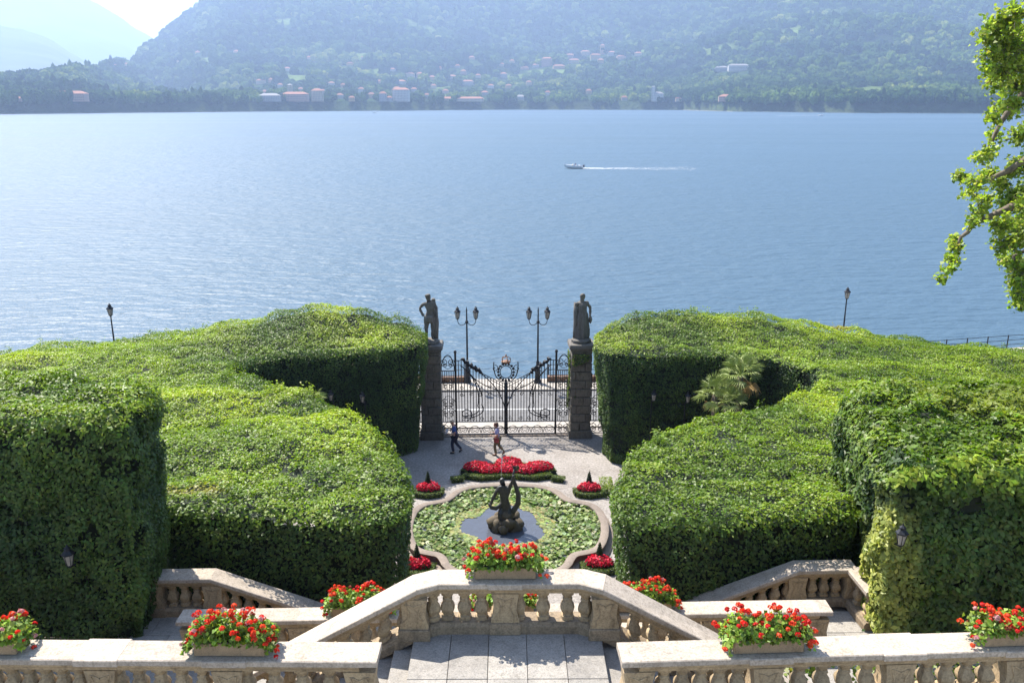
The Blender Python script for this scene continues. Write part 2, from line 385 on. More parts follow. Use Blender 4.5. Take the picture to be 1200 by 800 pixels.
# woods on the far slope: lumpy crowns instanced on points
def wood_group():
    ng = bpy.data.node_groups.new('far_wood', 'GeometryNodeTree')
    ng.interface.new_socket('Geometry', in_out='INPUT', socket_type='NodeSocketGeometry'); ng.interface.new_socket('Geometry', in_out='OUTPUT', socket_type='NodeSocketGeometry')
    N = ng.nodes.new; Lk = ng.links.new; gi = N('NodeGroupInput'); go = N('NodeGroupOutput')
    ico = N('GeometryNodeMeshIcoSphere'); ico.inputs['Radius'].default_value = 1; ico.inputs['Subdivisions'].default_value = 3
    sp = N('GeometryNodeSetPosition'); nz = N('ShaderNodeTexNoise'); nz.inputs['Scale'].default_value = 2.3; nz.inputs['Detail'].default_value = 2
    pos = N('GeometryNodeInputPosition'); sub = N('ShaderNodeVectorMath'); sub.operation = 'SUBTRACT'; sub.inputs[1].default_value = (.5, .5, .5)
    scl = N('ShaderNodeVectorMath'); scl.operation = 'SCALE'; scl.inputs['Scale'].default_value = 1.5
    Lk(pos.outputs[0], nz.inputs['Vector']); Lk(nz.outputs['Color'], sub.inputs[0]); Lk(sub.outputs[0], scl.inputs[0]); Lk(ico.outputs[0], sp.inputs[0]); Lk(scl.outputs[0], sp.inputs['Offset'])
    sm = N('GeometryNodeSetMaterial'); sm.inputs['Material'].default_value = M['far_crown']; Lk(sp.outputs[0], sm.inputs[0])
    ip = N('GeometryNodeInstanceOnPoints'); Lk(gi.outputs[0], ip.inputs['Points']); Lk(sm.outputs[0], ip.inputs['Instance'])
    at_ = N('GeometryNodeInputNamedAttribute'); at_.data_type = 'FLOAT_VECTOR'; at_.inputs['Name'].default_value = 'crown'; Lk(at_.outputs[0], ip.inputs['Scale'])
    ar = N('GeometryNodeInputNamedAttribute'); ar.data_type = 'FLOAT'; ar.inputs['Name'].default_value = 'spin'
    cx = N('ShaderNodeCombineXYZ'); Lk(ar.outputs[0], cx.inputs[2]); Lk(cx.outputs[0], ip.inputs['Rotation']); Lk(ip.outputs[0], go.inputs[0]); return ng
m, nt, b = new_mat('far_crown'); oi = nt.nodes.new('ShaderNodeAttribute'); oi.attribute_type = 'INSTANCER'; oi.attribute_name = 'shade'
r1 = ramp(nt, [(0, (.014, .034, .014)), (.35, (.032, .064, .018)), (.62, (.075, .125, .024)), (.82, (.14, .18, .034)), (1, (.22, .24, .05))]); nt.links.new(oi.outputs['Fac'], r1.inputs[0])
nt.links.new(r1.outputs[0], b.inputs['Base Color']); b.inputs['Roughness'].default_value = 1; b.inputs['Specular IOR Level'].default_value = 0; M['far_crown'] = m
WG = wood_group()
def wood(name, label, n, s0, s1, r0, r1_, pw=1.0):
    p = rng.uniform(-255, 1455, n); s = s0 + (s1 - s0) * rng.uniform(0, 1, n) ** pw
    y = np.interp(p, px_g, d0_g) + s * np.interp(p, RD_X, RD_Y); a_ = np.interp(p, px_g, ax_g)
    z = far_z(p, y, a_); P = np.stack([a_ * y, y, z], 1); keep = (meadow_mask(P, 1.0) < .15) & (z > Z_LAKE + 1); P = P[keep]; y = y[keep]; n = len(P)
    r = rng.uniform(r0, r1_, n) * (.75 + .5 * vnoise(P, 1 / 120., 31)); tall = rng.uniform(.8, 1.35, n); cyp = rng.uniform(0, 1, n) < .05
    u_, v_ = proj_np(P); ok = np.ones(n, bool)
    for (a2, b2, w2, h2, y2) in HOUSES: ok &= ~((np.abs(u_ - a2) < w2 / 2 + 3) & (v_ > b2 - h2) & (v_ < b2 + 6.5) & (y < y2 + 14)) & ~((np.abs(u_ - a2) < w2 / 2 + 1.5) & (v_ > b2 - 2) & (v_ < b2 + 9) & (y < y2 - 14))
    P = P[ok]; r = r[ok]; tall = tall[ok]; cyp = cyp[ok]; n = len(P)
    r = np.where(cyp, r * .38, r); tall = np.where(cyp, 4.2, tall); P[:, 2] += r * tall * .55
    me = bpy.data.meshes.new(name); me.vertices.add(n); me.vertices.foreach_set('co', P.astype(np.float32).ravel())
    a_ = me.attributes.new('crown', 'FLOAT_VECTOR', 'POINT'); a_.data.foreach_set('vector', np.stack([r, r, r * tall], 1).astype(np.float32).ravel())
    sh_ = np.clip(vnoise(P, 1 / 140., 71) * .75 + vnoise(P, 1 / 45., 72) * .35 - .10 + rng.normal(0, .16, n), 0, 1); a_ = me.attributes.new('shade', 'FLOAT', 'POINT'); a_.data.foreach_set('value', sh_.astype(np.float32))
    a_ = me.attributes.new('spin', 'FLOAT', 'POINT'); a_.data.foreach_set('value', rng.uniform(0, 6.28, n).astype(np.float32))
    me.update(); o = obj(name, me); o.modifiers.new('wood', 'NODES').node_group = WG
    tag(o, label, 'woods', kind='stuff'); return o
def ridge(name, pts, dist, noise):
    pxs = np.linspace(pts[0][0], pts[-1][0], 220); e = np.interp(pxs, [p[0] for p in pts], [119 - p[1] for p in pts])
    e = e + fbm(np.stack([pxs, pxs * 0, pxs * 0], 1), 1 / 45., 5, int(dist)) * noise * 2
    rows = []
    for k in np.linspace(0, 1, 34):
        y = dist * (.62 + .38 * k); ek = e * k ** .8
        a_ = np.interp(pxs, px_g, ax_g) if pxs[-1] < 1460 else pxs
        ax_ = np.array([ray(p, 119).x / ray(p, 119).y for p in pxs]); P = np.stack([ax_ * y, np.full_like(pxs, y), 0 * pxs], 1)
        ek = ek + fbm(P, 1 / 700., 4, 5) * 40 * k * (1 - k) * 2
        rows.append(np.stack([P[:, 0], P[:, 1], np.maximum(17 + ek / 1079. * y, Z_LAKE - 5)], 1))
    rows.append(rows[-1] + np.array([0, dist * .06, -300])); V = np.concatenate(rows); nx_ = len(pxs); ny_ = len(rows)
    ii = np.arange(nx_ * ny_).reshape(ny_, nx_); F = np.stack([ii[:-1, :-1], ii[:-1, 1:], ii[1:, 1:], ii[1:, :-1]], -1).reshape(-1, 4)
    me = bpy.data.meshes.new(name); me.from_pydata(V.tolist(), [], F.tolist()); me.update(); me.polygons.foreach_set('use_smooth', [True] * len(me.polygons))
    me.materials.append(M['far_rock']); tag(obj(name, me), kind='structure')
M['far_rock'] = plain('distant_slope', (.06, .08, .05), 1, 0, .3, .004, 0, 'World')
ridge('distant_mountains', [(-700, 60), (-400, 20), (-250, 10), (-100, 6), (0, 27), (40, 36), (70, 47), (100, 68), (130, 92), (180, 112), (300, 119)], 5400, 5)
ridge('distant_mountains', [(-700, -10), (-300, -30), (-60, -28), (40, -20), (95, -8), (130, 6), (150, 22), (170, 38), (182, 45), (215, 62), (300, 100), (420, 119)], 9500, 6)

# shore embankment
mb = MB(); pts = [shore_pt(p) for p in np.arange(-200, 1401, 10)]
for A, B in zip(pts[:-1], pts[1:]):
    mb.sweep([(-3, -1.0), (3, -1.0), (3, .9), (-3, .9)], A, B)
tag(mb.build('shore_embankment', plain('embankment_stone', (.36, .33, .28), .9, 0, .6, .02, 0, 'World')), kind='structure')

# houses on the far shore
M['win_dark'] = plain('dark_window', (.04, .045, .05), .2)
HC = {'cream': (.40, .33, .23), 'white': (.45, .42, .37), 'pink': (.38, .235, .165), 'ochre': (.38, .25, .11), 'grey': (.28, .265, .245)}
HM = {k: plain('plaster_' + k, v, .9, 0, .1, .2) for k, v in HC.items()}
M['tiles'] = plain('roof_tiles', (.30, .125, .07), .9, 0, .3, .6); M['slate'] = plain('slate_roof', (.20, .185, .18), .8, 0, .3, .6)
HOUSES = []
def house(px, py, wpx, hpx, c, label, roof='tiles', grp='houses on the far slope', name='house', small=1.0):
    wpx *= small; hpx *= small
    P = far_point(px, py)
    if P is None: P = shore_pt(px) + Vector((0, 8, 0))
    HOUSES.append((px, py, wpx, hpx, P.y)); t = P.y / .963; w = wpx * t / 1000; h = hpx * t / 1000 * 1.02; d = min(max(8, w * .6), 16); rh = min(.3 * w, .6 * h, 4.5)
    o = empty(name, (P.x, P.y + d / 2 + 1, P.z - .5), label, 'house', grp, random.uniform(-.2, .2))
    MB().box((0, 0, (h + .5) / 2), (w, d, h + .5)).build('wall', HM[c], o)
    e = .6; mbr = MB(); z0 = h + .5
    if w > d: rx = max(w / 2 - d / 2, .5); ridge_v = [(-rx, 0, z0 + rh), (rx, 0, z0 + rh)]
    else: ridge_v = [(0, -1, z0 + rh), (0, 1, z0 + rh)]
    vs = [(-w / 2 - e, -d / 2 - e, z0 + .02), (w / 2 + e, -d / 2 - e, z0 + .02), (w / 2 + e, d / 2 + e, z0 + .02), (-w / 2 - e, d / 2 + e, z0 + .02)] + ridge_v
    mbr.add(vs, [(0, 1, 5, 4), (1, 2, 5), (2, 3, 4, 5), (3, 0, 4), (3, 2, 1, 0)] if w > d else [(0, 1, 4), (1, 2, 5, 4), (2, 3, 5), (3, 0, 4, 5), (3, 2, 1, 0)])
    rf = mbr.build('roof', M[roof], o)
    MB().box((w * .2, d * .1, z0 + rh * .9), (.9, .9, 1.6)).build('chimney', HM[c], rf)
    if hpx >= 4.5 or wpx > 12:
        nx_ = max(2, int(w / 3.2)); nz = max(1, int(h / 3.3)); wm = MB().box((0, 0, 0), (1.1, .12, 1.7)).mesh('window', M['win_dark'])
        for i in range(nx_):
            for k in range(nz): obj('window', wm, o, (-w / 2 + (i + .5) * w / nx_, -d / 2 - .04, .5 + (k + .55) * h / nz))
    return o
house(83, 131, 34, 8, 'pink', 'long pale pink lakeside villa among trees at the headland')
house(470, 130, 18, 12, 'white', 'tall white lakeside villa with many windows above the water')
house(449, 128, 8, 8, 'grey', 'small grey house squeezed beside the tall white lakeside villa')
house(346, 129, 28, 7.5, 'pink', 'long pink house row right at the waterline below the meadow')
house(316, 130, 22, 6, 'grey', 'low grey house right at the waterline beside the long pink row', 'slate')
house(372, 129, 12, 11, 'cream', 'cream house with bright red roof between two dark cypresses', 'tiles')
house(340, 116, 5, 14, 'cream', 'slim cream bell tower rising behind the waterside houses', 'slate', name='bell_tower')
house(771, 131, 11, 8, 'white', 'white villa with side tower standing alone at the shore', 'slate')
house(765, 131, 3.5, 15, 'white', 'slender white tower attached to the lone shore villa', 'slate', name='tower')
house(866, 84, 22, 6, 'white', 'long white building high on the wooded slope', 'slate')
house(846, 84, 14, 4, 'grey', 'low grey wing beside the long white building on the slope', 'slate')
house(641, 78, 11, 8, 'pink', 'pink house with tall gable at the edge of the hill village')
house(706, 64, 5, 9, 'ochre', 'orange roofed church tower topping the hill village', name='church_tower')
house(610, 118, 11, 4, 'white', 'white flat roofed house alone in the shore woods', 'slate')
house(850, 131, 14, 5, 'pink', 'low pink house at the water near the wooded point')
house(538, 122, 54, 3, 'cream', 'long low yellow arcade along the far lakeside road')
vl = [(668, 69, 12, 5), (686, 66, 12, 6), (698, 70, 14, 6), (717, 66, 10, 5), (728, 70, 12, 4), (673, 74, 14, 4), (655, 81, 16, 4), (628, 80, 9, 4), (615, 82, 11, 3), (748, 66, 10, 4), (704, 74, 9, 4)]
for k, (a_, b_, w, h) in enumerate(vl): house(a_, b_, w, h, ['pink', 'cream', 'ochre', 'grey'][k % 4], 'small ' + ['pink', 'cream', 'ochre', 'grey'][k % 4] + ' tile roofed house in the cluster of the hill village', grp='houses of the hill village', small=.78)
lo = [(305, 99, 13, 5), (318, 97, 8, 4), (336, 84, 9, 4), (410, 77, 10, 3), (425, 70, 5, 3), (480, 91, 13, 5), (492, 91, 9, 5), (470, 99, 12, 4), (465, 108, 10, 5), (485, 108, 9, 4), (530, 93, 11, 4), (543, 88, 8, 5),
      (548, 100, 16, 5), (553, 70, 9, 3), (590, 92, 10, 6), (588, 78, 7, 3), (402, 103, 7, 4), (423, 108, 8, 4), (435, 115, 9, 5), (500, 115, 8, 4), (560, 92, 8, 4), (515, 82, 6, 3), (388, 100, 8, 3), (445, 98, 9, 3), (328, 103, 7, 4), (352, 108, 8, 4), (378, 110, 7, 4), (398, 116, 9, 5), (412, 120, 8, 5), (456, 119, 8, 5), (508, 104, 8, 4), (522, 110, 9, 4), (575, 104, 9, 4), (596, 104, 8, 4), (568, 112, 10, 4), (600, 74, 7, 3), (362, 70, 7, 3), (460, 84, 7, 3), (506, 94, 9, 4), (536, 80, 7, 3), (620, 100, 8, 4), (310, 112, 8, 5), (642, 112, 8, 4), (690, 110, 8, 4), (732, 118, 8, 4), (795, 122, 8, 4)]
for k, (a_, b_, w, h) in enumerate(lo): house(a_, b_, w, h, ['cream', 'pink', 'white', 'ochre', 'grey'][k % 5], 'small ' + ['cream', 'pink', 'white', 'ochre', 'grey'][k % 5] + ' tile roofed house scattered among trees above the waterside villas', grp='scattered houses above the villas', small=.78)
hd = [(100, 82, 9, 4), (135, 81, 7, 4), (148, 78, 6, 3), (232, 64, 8, 3), (277, 63, 8, 3), (210, 74, 7, 3), (12, 124, 11, 4), (22, 121, 9, 4)]
for k, (a_, b_, w, h) in enumerate(hd): house(a_, b_, w, h, ['ochre', 'pink', 'cream'][k % 3], 'small ' + ['ochre', 'pink', 'cream'][k % 3] + ' house half hidden in the woods of the low headland', grp='houses in the headland woods', small=.78)

# woods are planted after the houses so that none hides a house
wood('shore_woods', 'dense hazy woods along the far shore', 18500, .002, .26, 4, 10, 1.15)
wood('hillside_woods', 'hazy blue woods climbing the far mountainside', 26000, .24, 1.02, 6, 16, .8)


# ================================================================== TERRACES, STAIRS, BALUSTRADES
ZR = 9.6; RAIL_H = 0.95; ZT = ZR - RAIL_H                    # upper terrace rail / floor
Z1 = ZT - 15 * 0.17                                          # lower terrace floor (6.10)
fgL0, fgL1 = at_z(-60, 759.5, ZR), at_z(441, 763, ZR)        # rail centre lines
fgR0, fgR1 = at_z(729, 763, ZR), at_z(1260, 748, ZR)
YB = at_z(485, 682, ZR).y                                    # lake-side rail of the upper flights
XB = 1.52                                                    # half width of the belvedere floor
FLOOR_Y0 = -6.0

def pave(parent, x0, x1, y0, y1, z, nx_, ny_, mat, th=.12, gap=.008, stagger=True):
    """separate slabs"""
    dx = (x1 - x0) / nx_; dy = (y1 - y0) / ny_
    for j in range(ny_):
        off = (dx * .5 if (stagger and j % 2) else 0)
        xs = [x0] + [x0 + off + i * dx for i in range(1 if off == 0 else 0, nx_) if x0 + off + i * dx > x0 + .05] + [x1]
        for a_, b_ in zip(xs[:-1], xs[1:]):
            m_ = MB().box((0, 0, -th / 2), (b_ - a_ - gap, dy - gap, th)).mesh('paving_slab', mat, bevel=.006)
            obj('paving_slab', m_, parent, ((a_ + b_) / 2, y0 + (j + .5) * dy, z + random.uniform(-.003, .003)))
# upper terrace (behind the foreground balustrade) and projecting belvedere
tag(MB().prism([(-30, FLOOR_Y0), (30, FLOOR_Y0), (30, fgR1.y - .3), (fgR0.x - .2, fgR0.y - .22), (fgL1.x + .2, fgL1.y - .22), (-30, fgL0.y - .3)][::1], -.5, ZT - .14).build('upper_terrace', M['wall']), kind='structure')
tf = tag(MB().prism([(-XB, fgL1.y - .2), (XB, fgL1.y - .2), (XB, YB + .35), (-XB, YB + .35)], -.4, ZT - .13).build('belvedere_floor', M['wall']), kind='structure')
pave(tf, -XB, XB, fgL1.y - .5, YB + .02, ZT, 5, 2, M['paving'], stagger=False)
ut = bpy.data.objects['upper_terrace']
pave(ut, -2.0, 2.0, fgL1.y - 2.3, fgL1.y - .52, ZT, 6, 2, M['paving'])
tag(MB().prism([(-30, fgL0.y - .4), (-1.7, fgL1.y - .30), (-1.7, fgL1.y - 2.2), (-30, fgL0.y - 2.2)][::-1], ZT - .12, ZT - .004).build('terrace_gravel', M['gravel']), kind='structure')
tag(MB().prism([(30, fgR1.y - .4), (1.95, fgR0.y - .30), (1.95, fgR0.y - 2.2), (30, fgR1.y - 2.2)], ZT - .12, ZT - .004).build('terrace_gravel', M['gravel']), kind='structure')

# lower terrace slab
YT1 = at_z(300, 716, Z1 + RAIL_H).y                          # its lake-side rail
XT1 = 6.35
YF = at_z(220, 668, Z1 + RAIL_H).y                           # far rail of the lower landing
lt = tag(MB().prism([(-45, fgL0.y - .5), (45, fgL0.y - .5), (45, 20), (9.6, 20), (9.6, YF + .22), (XT1 - .1, YF + .22), (XT1 - .1, YT1 + .2), (-XT1 + .1, YT1 + .2), (-XT1 + .1, YF + .22), (-9.6, YF + .22), (-9.6, 20), (-45, 20)], -.4, Z1 - .12).build('lower_terrace', M['wall']), kind='structure')
pave(lt, -7.9, 7.9, YB + .25, YT1 - .22, Z1, 14, 3, M['paving'])
for s_ in (-1, 1):
    x0, x1 = sorted((s_ * XT1, s_ * 8.0)); pave(lt, x0, x1, YT1 - .2, YF - .2, Z1, 2, 2, M['paving'])
    x0, x1 = sorted((s_ * 6.4, s_ * 7.9)); pave(lt, x0, x1, fgL1.y - .1, YB + .22, Z1, 2, 2, M['paving'])
# upper flights (side stairs) and lower flights
def flight(label, x0, dirx, y0, y1, ztop, n, tread=.30, rise=.17, zbase=0):
    o = empty('staircase', (x0, (y0 + y1) / 2, zbase), label, 'stairs')
    for i in range(n):
        z = ztop - (i + 1) * rise; xc = dirx * (i + .5) * tread
        MB().box((xc, 0, (z + zbase) / 2 - zbase + (0 if i else 0)), (tread - .002, (y1 - y0), z - zbase)).build('step_core', M['wall'], o)
        MB().box((xc - dirx * .0, 0, z - zbase - .03 + .06), (tread + .03, (y1 - y0) - .02, .06)).build('step', M['paving'], o, bevel=.012)
    return o
flight('stone stairs descending from the belvedere toward the ivy lantern hedge', -XB, -1, fgL1.y + .18, YB + .2, ZT - .06, 14, zbase=Z1 - .1)
flight('stone stairs descending from the belvedere toward the hedge with sunlit ivy', XB, 1, fgL1.y + .18, YB + .2, ZT - .06, 14, zbase=Z1 - .1)
flight('lower stone stairs turning back toward the pond below the ivy lantern hedge', -XT1, 1, YT1 + .22, YF - .18, Z1 - .06, 14, .34, .14, 0)
flight('lower stone stairs turning back toward the pond below the sunlit ivy', XT1, -1, YT1 + .22, YF - .18, Z1 - .06, 14, .34, .14, 0)

# balustrade pieces -------------------------------------------------
BAL_H = 0.53; PL_H = 0.20; RT = 0.22
def bal_profile():
    return [(.085, 0), (.085, .06), (.062, .075), (.060, .10), (.088, .15), (.098, .20), (.090, .25), (.060, .31), (.050, .335), (.066, .35), (.066, .365), (.050, .385), (.062, .43), (.085, .455), (.088, .53)]
_bal = {}
def baluster_mesh(slope):
    k = round(slope, 3)
    if k not in _bal:
        m_ = MB().lathe([(r_ * 1.22, z) for r_, z in bal_profile()], n=12, sq=.42); m_.v = [(x, y, z + x * k) for x, y, z in m_.v]
        _bal[k] = m_.mesh('baluster', M['stone'], smooth=50)
    return _bal[k]
RAILP = [(-.21, -.10), (-.235, -.085), (-.235, -.012), (-.22, 0), (.22, 0), (.235, -.012), (.235, -.085), (.21, -.10)]
MOULD = [(-.15, -.22), (-.16, -.18), (-.195, -.14), (-.195, -.098), (.195, -.098), (.195, -.14), (.16, -.18), (.15, -.22)]
PLP = [(-.19, 0), (-.19, .14), (-.165, .17), (-.15, PL_H), (.15, PL_H), (.165, .17), (.19, .14), (.19, 0)]
def pier(parent, P, rz, wide=.46, h=RAIL_H):
    """stone pier with waisted sides and a carved scroll panel"""
    m_ = MB(); hh = h - RT + .0
    for (k0, z0, k1, z1) in [(1.0, PL_H - .02, .98, .30), (.92, .30, .80, .44), (.80, .44, .84, .56), (.84, .56, .96, hh)]:
        a_, b_ = wide / 2 * k0, wide / 2 * k1; dpt = .17
        m_.add([(-a_, -dpt, z0), (a_, -dpt, z0), (a_, dpt, z0), (-a_, dpt, z0), (-b_, -dpt, z1), (b_, -dpt, z1), (b_, dpt, z1), (-b_, dpt, z1)],
               [(3, 2, 1, 0), (4, 5, 6, 7), (0, 1, 5, 4), (1, 2, 6, 5), (2, 3, 7, 6), (3, 0, 4, 7)])
    p = m_.build('pier', M['stone'], parent, P, rz)
    c = MB()
    for sd in (-1, 1):
        for s_ in (-1, 1):
            pts = [(s_ * wide * x, sd * .172, z) for x, z in [(.30, .24), (.31, .34), (.19, .42), (.17, .50), (.24, .58), (.28, .66), (.16, .64), (.0, .60)]]
            c.tube(pts, .014, 5)
    c.build('scroll_carving', M['stone'], p)
    b_ = MB().box((0, 0, PL_H / 2 + .0), (wide + .05, .43, PL_H + .004)).build('pier_base', M['plinth'], p, bevel=.01)
    return p
def mitre(d1, d2):
    a_ = Vector((-d1[1], d1[0], 0)).normalized(); b_ = Vector((-d2[1], d2[0], 0)).normalized(); m_ = (a_ + b_).normalized(); return m_ / max(m_.dot(a_), .5)
def run(parent, A, B, n, pa=True, pb=True, slab=1.6, pw=.46, prev=None, nxt=None, rza=None, rzb=None):
    """balusters, rail slabs and plinth from A to B (points on the floor line), piers at the ends"""
    A, B = Vector(A), Vector(B); d = B - A; Lh = math.hypot(d.x, d.y); rz = math.atan2(d.y, d.x); h = Vector((d.x, d.y, 0)) / Lh; sl = d.z / Lh
    if pa: pier(parent, A, rz if rza is None else rza, pw)
    if pb: pier(parent, B, rz if rzb is None else rzb, pw)
    nA = mitre(prev, d) if prev is not None else None; nB = mitre(d, nxt) if nxt is not None else None
    i0 = (pw / 2 + .02 if pa else 0.02); i1 = Lh - (pw / 2 + .02 if pb else .02); P = lambda s: A + h * s + Vector((0, 0, sl * s))
    for k in range(n):
        obj('baluster', baluster_mesh(sl), parent, P(i0 + (i1 - i0) * (k + .5) / n) + Vector((0, 0, PL_H)), rz)
    m_ = MB().sweep(PLP, P(0) if prev is not None else P(i0 - .01), P(Lh) if nxt is not None else P(i1 + .01), nA, nB); m_.build('plinth', M['plinth'], parent)
    m_ = MB().sweep([(o, z + RAIL_H) for o, z in MOULD], P(0), P(Lh), nA, nB); m_.build('rail_moulding', M['stone'], parent)
    ns = max(1, round(Lh / slab))
    for k in range(ns):
        a_, b_ = P(Lh * k / ns + (.004 if k else 0)), P(Lh * (k + 1) / ns - (.004 if k < ns - 1 else 0)); dz = random.uniform(-.003, .003)
        MB().sweep([(o, z + RAIL_H + dz) for o, z in RAILP], a_, b_, nA if k == 0 else None, nB if k == ns - 1 else None).build('rail_slab', M['rail'], parent)
def pier_cap(parent, P, rz, w=.62):
    MB().box((0, 0, RAIL_H - .048), (w, .52, .104)).build('rail_slab', M['rail'], parent, P, rz, bevel=.012)
dz_ = Vector((0, 0, RAIL_H))
def lerp(A, B, t): return A + (B - A) * t
# foreground balustrades on the upper terrace
def straight(label, A, B, breaks, npb):
    o = empty('balustrade', (0, 0, 0), label, 'balustrade')
    A = A - dz_; B = B - dz_; ts = [0] + breaks + [1]; rz = math.atan2((B - A).y, (B - A).x)
    for k in range(len(ts) - 1):
        run(o, lerp(A, B, ts[k]), lerp(A, B, ts[k + 1]), npb[k], k == 0, True, 1.9)
        if 0 < k: pier_cap(o, lerp(A, B, ts[k]), rz)
    for P, sg in ((A, 1), (B, -1)):
        e_ = (B - A).normalized() * -sg; MB().sweep([(o_, z + RAIL_H) for o_, z in RAILP], P, P + e_ * .26).build('rail_slab', M['rail'], o)
    return o
def tx(A, B, px):                                            # parameter along A->B of image column px
    best = min(range(0, 1001), key=lambda i: abs(proj_py(*lerp(A, B, i / 1000))[0] - px)); return best / 1000
bl = straight('upper terrace stone balustrade beside the flower box below the ivy lantern hedge', fgL0, fgL1 - Vector((.22, 0, 0)), [tx(fgL0, fgL1, 127), tx(fgL0, fgL1, 281)], [7, 5, 4])
br = straight('upper terrace stone balustrade below the hedge with sunlit ivy', fgR0 + Vector((.22, 0, 0)), fgR1, [tx(fgR0, fgR1, 885), tx(fgR0, fgR1, 1045), tx(fgR0, fgR1, 1190)], [5, 5, 5, 2])
# belvedere + sloping rails
o = empty('balustrade', (0, 0, 0), 'bowed belvedere stone balustrade with a flower box over its middle pier', 'balustrade')
cL = Vector((at_y(485, 682, YB).x, YB, ZT)); cR = Vector((-cL.x + .06, YB, ZT)); bow = .17
pL = Vector((cL.x + .36, YB + bow, ZT)); pR = Vector((cR.x - .36, YB + bow, ZT)); mid = (pL + pR) / 2; cm_ = Vector((at_y(592, 675, YB).x, YB + bow, ZT))
ex = Vector((1, 0, 0)); slope = 0.575; Ls = 4.75
run(o, cL, pL, 1, True, False, 3, prev=ex, nxt=ex, rza=0.0); run(o, pR, cR, 1, False, True, 3, prev=ex, nxt=ex, rzb=0.0)
run(o, pL, cm_, 3, False, True, 3, prev=pL - cL, nxt=ex); run(o, cm_, pR, 3, False, False, 3, prev=ex, nxt=cR - pR)
pier_cap(o, cm_, 0, .55)
ol = empty('balustrade', (0, 0, 0), 'sloping stair balustrade descending toward the ivy lantern hedge', 'balustrade')
run(ol, cL + Vector((-Ls, 0, -slope * Ls)), cL, 14, True, False, 2.2, nxt=pL - cL)
orr = empty('balustrade', (0, 0, 0), 'sloping stair balustrade descending toward the hedge with sunlit ivy', 'balustrade')
run(orr, cR, cR + Vector((Ls, 0, -slope * Ls)), 14, False, True, 2.2, prev=cR - pR)
# stair parapet walls under the sloping rails
for s_, c_ in ((-1, cL), (1, cR)):
    p = [(c_.x, Z1 - .1), (c_.x + s_ * Ls, Z1 - .1), (c_.x + s_ * Ls, ZT - slope * Ls), (c_.x, ZT)]
    m_ = MB().add([(x, YB - .02, z) for x, z in p] + [(x, YB + .24, z) for x, z in p], [(0, 1, 2, 3), (7, 6, 5, 4), (0, 4, 5, 1), (1, 5, 6, 2), (2, 6, 7, 3), (3, 7, 4, 0)])
    tag(m_.build('stair_wall', M['wall']), 'plastered wall under the sloping stair balustrade ' + ('toward the ivy lantern hedge' if s_ < 0 else 'toward the sunlit ivy'), 'wall')
# lower terrace rail, far landing rails
o = empty('balustrade', (0, 0, 0), 'long straight lower terrace balustrade with geranium boxes behind the belvedere', 'balustrade')
xs = [-XT1, -4.2, -1.4, 1.4, 4.2, XT1]
for k in range(5):
    run(o, (xs[k], YT1 + SK * xs[k], Z1), (xs[k + 1], YT1 + SK * xs[k + 1], Z1), [6, 8, 8, 8, 6][k], k == 0, True, 2.0)
for x, e_ in ((-XT1, -1), (XT1, 1)): MB().sweep([(o_, z + RAIL_H) for o_, z in RAILP], (x, YT1 + SK * x, Z1), (x + e_ * .25, YT1 + SK * x, Z1)).build('rail_slab', M['rail'], o)
for s_, nm in ((-1, 'landing balustrade in the shade beside the tall ivy lantern hedge'), (1, 'angled landing balustrade in the shade beside the sunlit ivy')):
    o = empty('balustrade', (0, 0, 0), nm, 'balustrade')
    a_ = s_ * 7.75; b_ = s_ * 6.45
    run(o, (a_, YF + SK * a_, Z1), (b_, YF + SK * b_, Z1), 3, True, True, 2, nxt=(-s_, 0))
    run(o, (b_, YF + SK * b_, Z1), (s_ * 2.2, YF + SK * s_ * 2, Z1 - .40 * 4.25), 14, False, True, 2.2, prev=(-s_, 0))
    if s_ > 0: run(o, (a_ + .05, YF - .95, Z1), (a_, YF - .1 + SK * a_, Z1), 2, False, False, 2)

